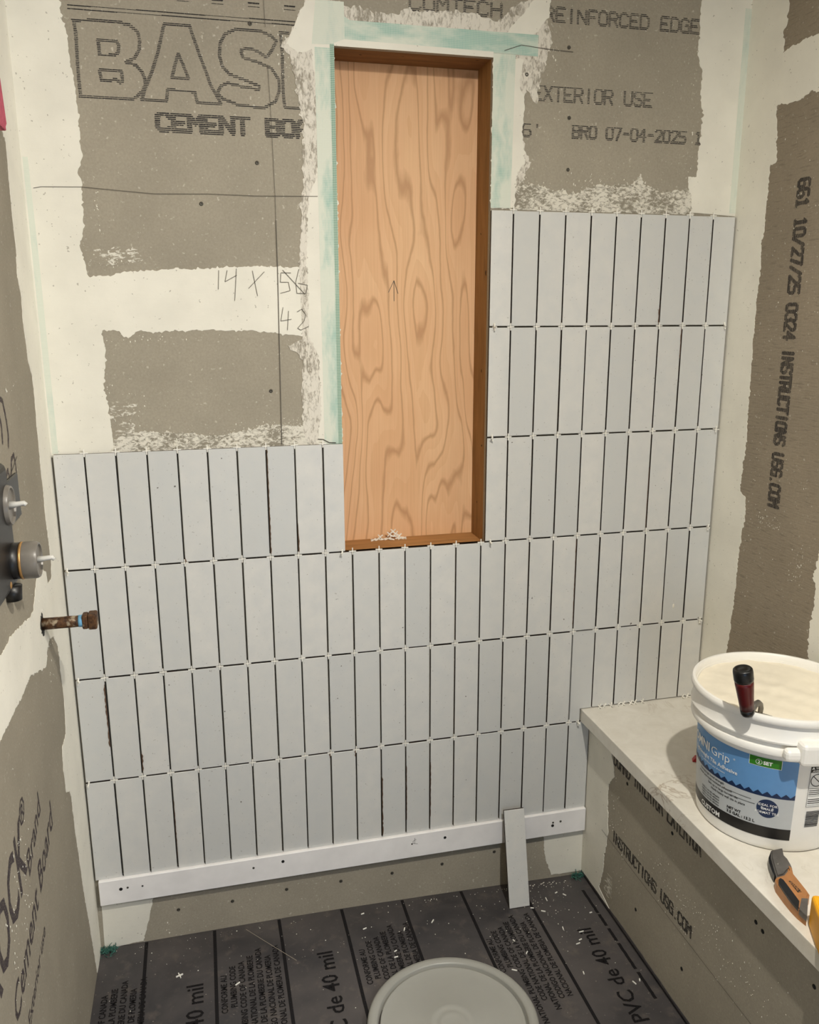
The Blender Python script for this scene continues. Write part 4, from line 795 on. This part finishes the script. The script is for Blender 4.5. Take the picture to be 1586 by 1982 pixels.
wrap('label_print', s_r(-100.6), s_r(-100.6) - .0007, .1060, .1960, .0010, 'black', wp, 2, 4)
bc = wrap('bar_code', s_r(-99.6), s_r(-88), .0600, .0970, .0005, 'white', BK, 8)
zz = .0600; rb = random.Random(3)
while zz < .0955:
    h_ = rb.choice((.0006, .0010, .0016)); wrap('label_print', s_r(-99.4), s_r(-88.2), zz, zz + h_, .0009, 'black', bc, 6, 1); zz += h_ + rb.choice((.0006, .0009))

# ------------------------------------------------------------------ trowel hooked on the bucket rim
TR = thing('margin_trowel', (1.3005, -.6545, SLAB1 + .2980), 'trowel with dark red and black handle hooked over the bucket rim', 'trowel')
P0 = Vector((.001, 0, .004)); P1 = Vector((-.0195, .000, .1005)); ax = (P1 - P0).normalized()
rotm = ax.to_track_quat('Z', 'Y').to_matrix().to_4x4(); Mh = Matrix.Translation(P0) @ rotm
lathe('grip', [(.0001, .012), (.0128, .012), (.0140, .030), (.0158, .050), (.0172, .066), (.0174, .074), (.0001, .074)], 'red', TR, 28, Mh)
lathe('end_cap', [(.0001, .074), (.0175, .0738), (.0183, .078), (.0185, .092), (.0178, .0975), (.0160, .0995), (.0125, .0995), (.0118, .0985), (.0070, .0985), (.0062, .0995), (.0001, .0995)], 'blackp', TR, 28, Mh)
lathe('ferrule', [(.0001, -.001), (.0100, -.001), (.0122, .003), (.0130, .0125), (.0001, .0125)], 'blackp', TR, 24, Mh)
tube('tang', [(.001, 0, .004), (.009, .003, .0085), (.016, .006, .0140), (.023, .009, .0185), (.032, .013, .0190), (.040, .017, .013), (.045, .020, .003), (.046, .0225, -.012)], [.0072, .0070, .0066, .0062, .006, .0056, .0052, .0046], 'steel', TR, 10)
bmt = box_bm(-.0008, .0008, -.024, .024, -.125, -.010, .0004); bmesh.ops.transform(bmt, matrix=Matrix.Translation((.0460, .0240, 0)) @ Matrix.Rotation(math.radians(36), 4, 'Z') @ Matrix.Rotation(math.radians(-14), 4, 'Y'), verts=bmt.verts); bm_obj('blade', bmt, 'steel', TR)

# ------------------------------------------------------------------ utility knife
KN = thing('utility_knife', (1.345, -.77, SLAB1 + .0003), 'grey and tan utility knife lying on stone bench before the bucket', 'knife')
def flat(key, z0, z1, mat, name, bev=.0):
    pts = [(a / 1e4 - 1.345, b / 1e4 + .77) for a, b in DATA[key]]
    o = slab_poly(name, pts, lambda a, b, t: Vector((a, b, t)), z0, z1, mat, KN)
    if bev:
        bm = bmesh.new(); bm.from_mesh(o.data); bmesh.ops.dissolve_limit(bm, angle_limit=.02, verts=bm.verts, edges=bm.edges)
        es = [e for e in bm.edges if len(e.link_faces) == 2 and abs(e.verts[0].co.z - z1) < 1e-5 and abs(e.verts[1].co.z - z1) < 1e-5 and e.calc_face_angle(0) > .5]
        bmesh.ops.bevel(bm, geom=es, offset=bev, segments=2, affect='EDGES'); bmesh.ops.recalc_face_normals(bm, faces=bm.faces); bm.to_mesh(o.data); bm.free()
    return o
flat('k_body', .0, .0215, 'copper', 'body', .003); flat('k_head', .001, .0208, 'greyp', 'head', .003); flat('k_nose', .003, .0160, 'blackp', 'blade_guard')
flat('k_grip', .018, .0226, 'blackp', 'grip_inlay'); flat('k_tail', .012, .0224, 'greyp', 'tail_cap', .0008)
lg = flat('k_logo', .0205, .0220, 'blackp', 'badge')
lv = [Vector((a / 1e4 - 1.345, b / 1e4 + .77, 0)) for a, b in DATA['k_logo']]
ct = (lv[0] + lv[1] + lv[2] + lv[3]) / 4; dx = (lv[2] - lv[1]); uu = dx.normalized(); ww = Vector((-uu.y, uu.x, 0))
text_obj('badge_print', 'DEWALT', .0085, lambda a, b: ct + uu * a + ww * (b - .003) + Vector((0, 0, .02215)), 'copper', lg, .0002, 0, 'CENTER')
lathe('bolt', [(.0001, .0218), (.0022, .0217), (.0030, .0208), (.0030, .018)], 'steel', KN, 12, Matrix.Translation(Vector((1.3445 - 1.345, -.728 + .77, 0))))

# ------------------------------------------------------------------ yellow tool case at the bench edge
YT = thing('yellow_tool', (1.306, -.861, SLAB1 + .0005), 'bright yellow plastic tool at the bench edge behind the knife tail', 'tool')
YT.rotation_euler = (0, 0, math.radians(-27))
b = bm_obj('housing', box_bm(.0, .085, -.21, 0, 0, .062, .007, 3), 'yellow', YT, smooth=False)
bm_obj('grip_pad', box_bm(.020, .066, -.19, -.05, .0605, .0660, .002, 2), 'blackp', YT)

# red wedge half hidden behind the bucket
bm = bmesh.new(); pr_ = [(-.016, 0), (.020, 0), (.020, .012), (-.010, .010)]
f0 = [bm.verts.new((a, -.008, b_)) for a, b_ in pr_]; f1 = [bm.verts.new((a, .008, b_)) for a, b_ in pr_]
bm.faces.new(f0); bm.faces.new(f1[::-1])
for i in range(4): bm.faces.new((f0[i], f1[i], f1[(i + 1) % 4], f0[(i + 1) % 4]))
RWg = bm_obj('leveling_wedge', bm, 'redw'); RWg.location = (1.436, -.322, SLAB1 + .0004); RWg.rotation_euler = (0, 0, -.5); tag(RWg, 'small red plastic wedge on the stone slab behind the bucket', 'wedge')

# ------------------------------------------------------------------ shower valve and pipe stub on the left wall
VV = thing('shower_valve', (XL, -.50, .96), 'black shower valve body with two capped stems on left wall', 'valve')
Rx = Matrix.Rotation(math.radians(90), 4, 'Y')   # lathe axis -> +x
bm_obj('body', box_bm(-.012, .0125, -.20, .030, -.045, .160, .012, 3), 'valve', VV)
bm_obj('back_plate', box_bm(-.003, .0045, -.22, .140, .045, .122, .002), 'blackp', VV)
def ax_x(y, z): return Matrix.Translation((0, y, z)) @ Rx
lathe('stem_housing', [(.0001, .0), (.0300, .0), (.0300, .024), (.0001, .024)], 'valve', VV, 32, ax_x(0, .0)); lathe('seal_ring', [(.0001, .0242), (.0305, .0242), (.0312, .0262), (.0305, .0285), (.0001, .0285)], 'brass', VV, 32, ax_x(0, 0))
auto_smooth(lathe('stem_cap', [(.0001, .0286), (.0300, .0286), (.0305, .0310), (.0305, .0480), (.0285, .0520), (.0255, .0525), (.0245, .0495), (.0090, .0490), (.0001, .0490)], 'capgrey', VV, 32, ax_x(0, 0)))
tube('stem', [(.049, 0, 0), (.060, 0, .001), (.072, 0, .002), (.0745, 0, -.002)], [.0075, .0052, .0050, .0042], 'clear', VV, 10, flat=.8)
auto_smooth(lathe('stem_cap', [(.0001, -.004), (.0330, -.004), (.0335, .0120), (.0310, .0185), (.0280, .0190), (.0265, .0160), (.0001, .0150)], 'capgrey', VV, 32, ax_x(.005, .092)))
tube('stem', [(.015, .005, .092), (.026, .005, .093), (.037, .005, .094), (.040, .005, .091)], [.0090, .0055, .0052, .0045], 'clear', VV, 10, flat=.8)
lathe('drain_screw', [(.0001, .0), (.0065, .0), (.0068, .012), (.0040, .0135), (.0001, .0125)], 'brass', VV, 16, ax_x(-.035, -.030))
tube('lower_port', [(.008, -.012, -.038), (.008, -.012, -.062)], [.016, .014], 'valve', VV, 16)

PI = thing('pipe_stub', (XL, -.272, .768), 'rusty brass pipe stub with square cap and blue thread tape', 'pipe')
lathe('pipe', [(.0001, -.006), (.0118, -.006), (.0114, .030), (.0116, .052), (.0110, .068), (.0001, .068)], 'rust', PI, 24, Rx)
lathe('thread_tape', [(.0001, .0675), (.0118, .0675), (.0120, .0745), (.0001, .0745)], 'tapeblue', PI, 24, Rx)
bm_obj('cap_collar', (lambda b_: b_)(box_bm(.0745, .0855, -.0128, .0128, -.0142, .0142, .0030, 2)), 'rust', PI)
bm_obj('square_cap', box_bm(.0855, .1020, -.0148, .0148, -.0155, .0155, .0030, 2), 'rust', PI)
# ragged hole in the board round the pipe
rr = random.Random(6); ring_o = [(math.cos(t) * .017 * rr.uniform(.75, 1.35), math.sin(t) * .021 * rr.uniform(.75, 1.3)) for t in [2 * math.pi * k / 22 for k in range(22)]]
slab_poly('pipe_hole', [(-.272 + a, .766 + b_) for a, b_ in ring_o], fL, 0, .0014, 'hole', WL)
flecks(WL, fL, [(-.272, .790, .010, .004, 10, .003), (-.262, .745, .006, .006, 8, .003), (-.50, 1.10, .02, .008, 16, .004)], 13)

# pink cloth tucked at the upper left
PK = thing('pink_cloth', (XL + .002, -.155, 1.70), 'pink ribbed cloth hanging at the upper left wall edge', 'cloth')
vs, fs = [], []; nu, nv = 26, 10
for i in range(nu + 1):
    for j in range(nv + 1):
        u, v = i / nu, j / nv; y = -.16 + .135 * u - .02 * v; edge_ = min(u, 1 - u, v, 1 - v); zz = -.028 + .085 * v + .02 * (1 - u) * v
        vs.append(Vector((.010 + .0016 * math.sin(u * 80) + (.004 if edge_ > .05 else 0), y, zz)))
for i in range(nu):
    for j in range(nv): a = i * (nv + 1) + j; fs.append((a, a + nv + 1, a + nv + 2, a + 1))
n = len(vs); vs += [Vector((.0005, v.y, v.z)) for v in vs]; fs += [tuple(n + q for q in f)[::-1] for f in fs]
bd = [i * (nv + 1) for i in range(nu + 1)] + [nu * (nv + 1) + j for j in range(1, nv + 1)] + [i * (nv + 1) + nv for i in range(nu - 1, -1, -1)] + [j for j in range(nv - 1, 0, -1)]
fs += [(bd[k], bd[(k + 1) % len(bd)], n + bd[(k + 1) % len(bd)], n + bd[k]) for k in range(len(bd))]
o = mesh_obj('fold', vs, fs, 'pink', PK, smooth=True)

bpy.context.view_layer.update()
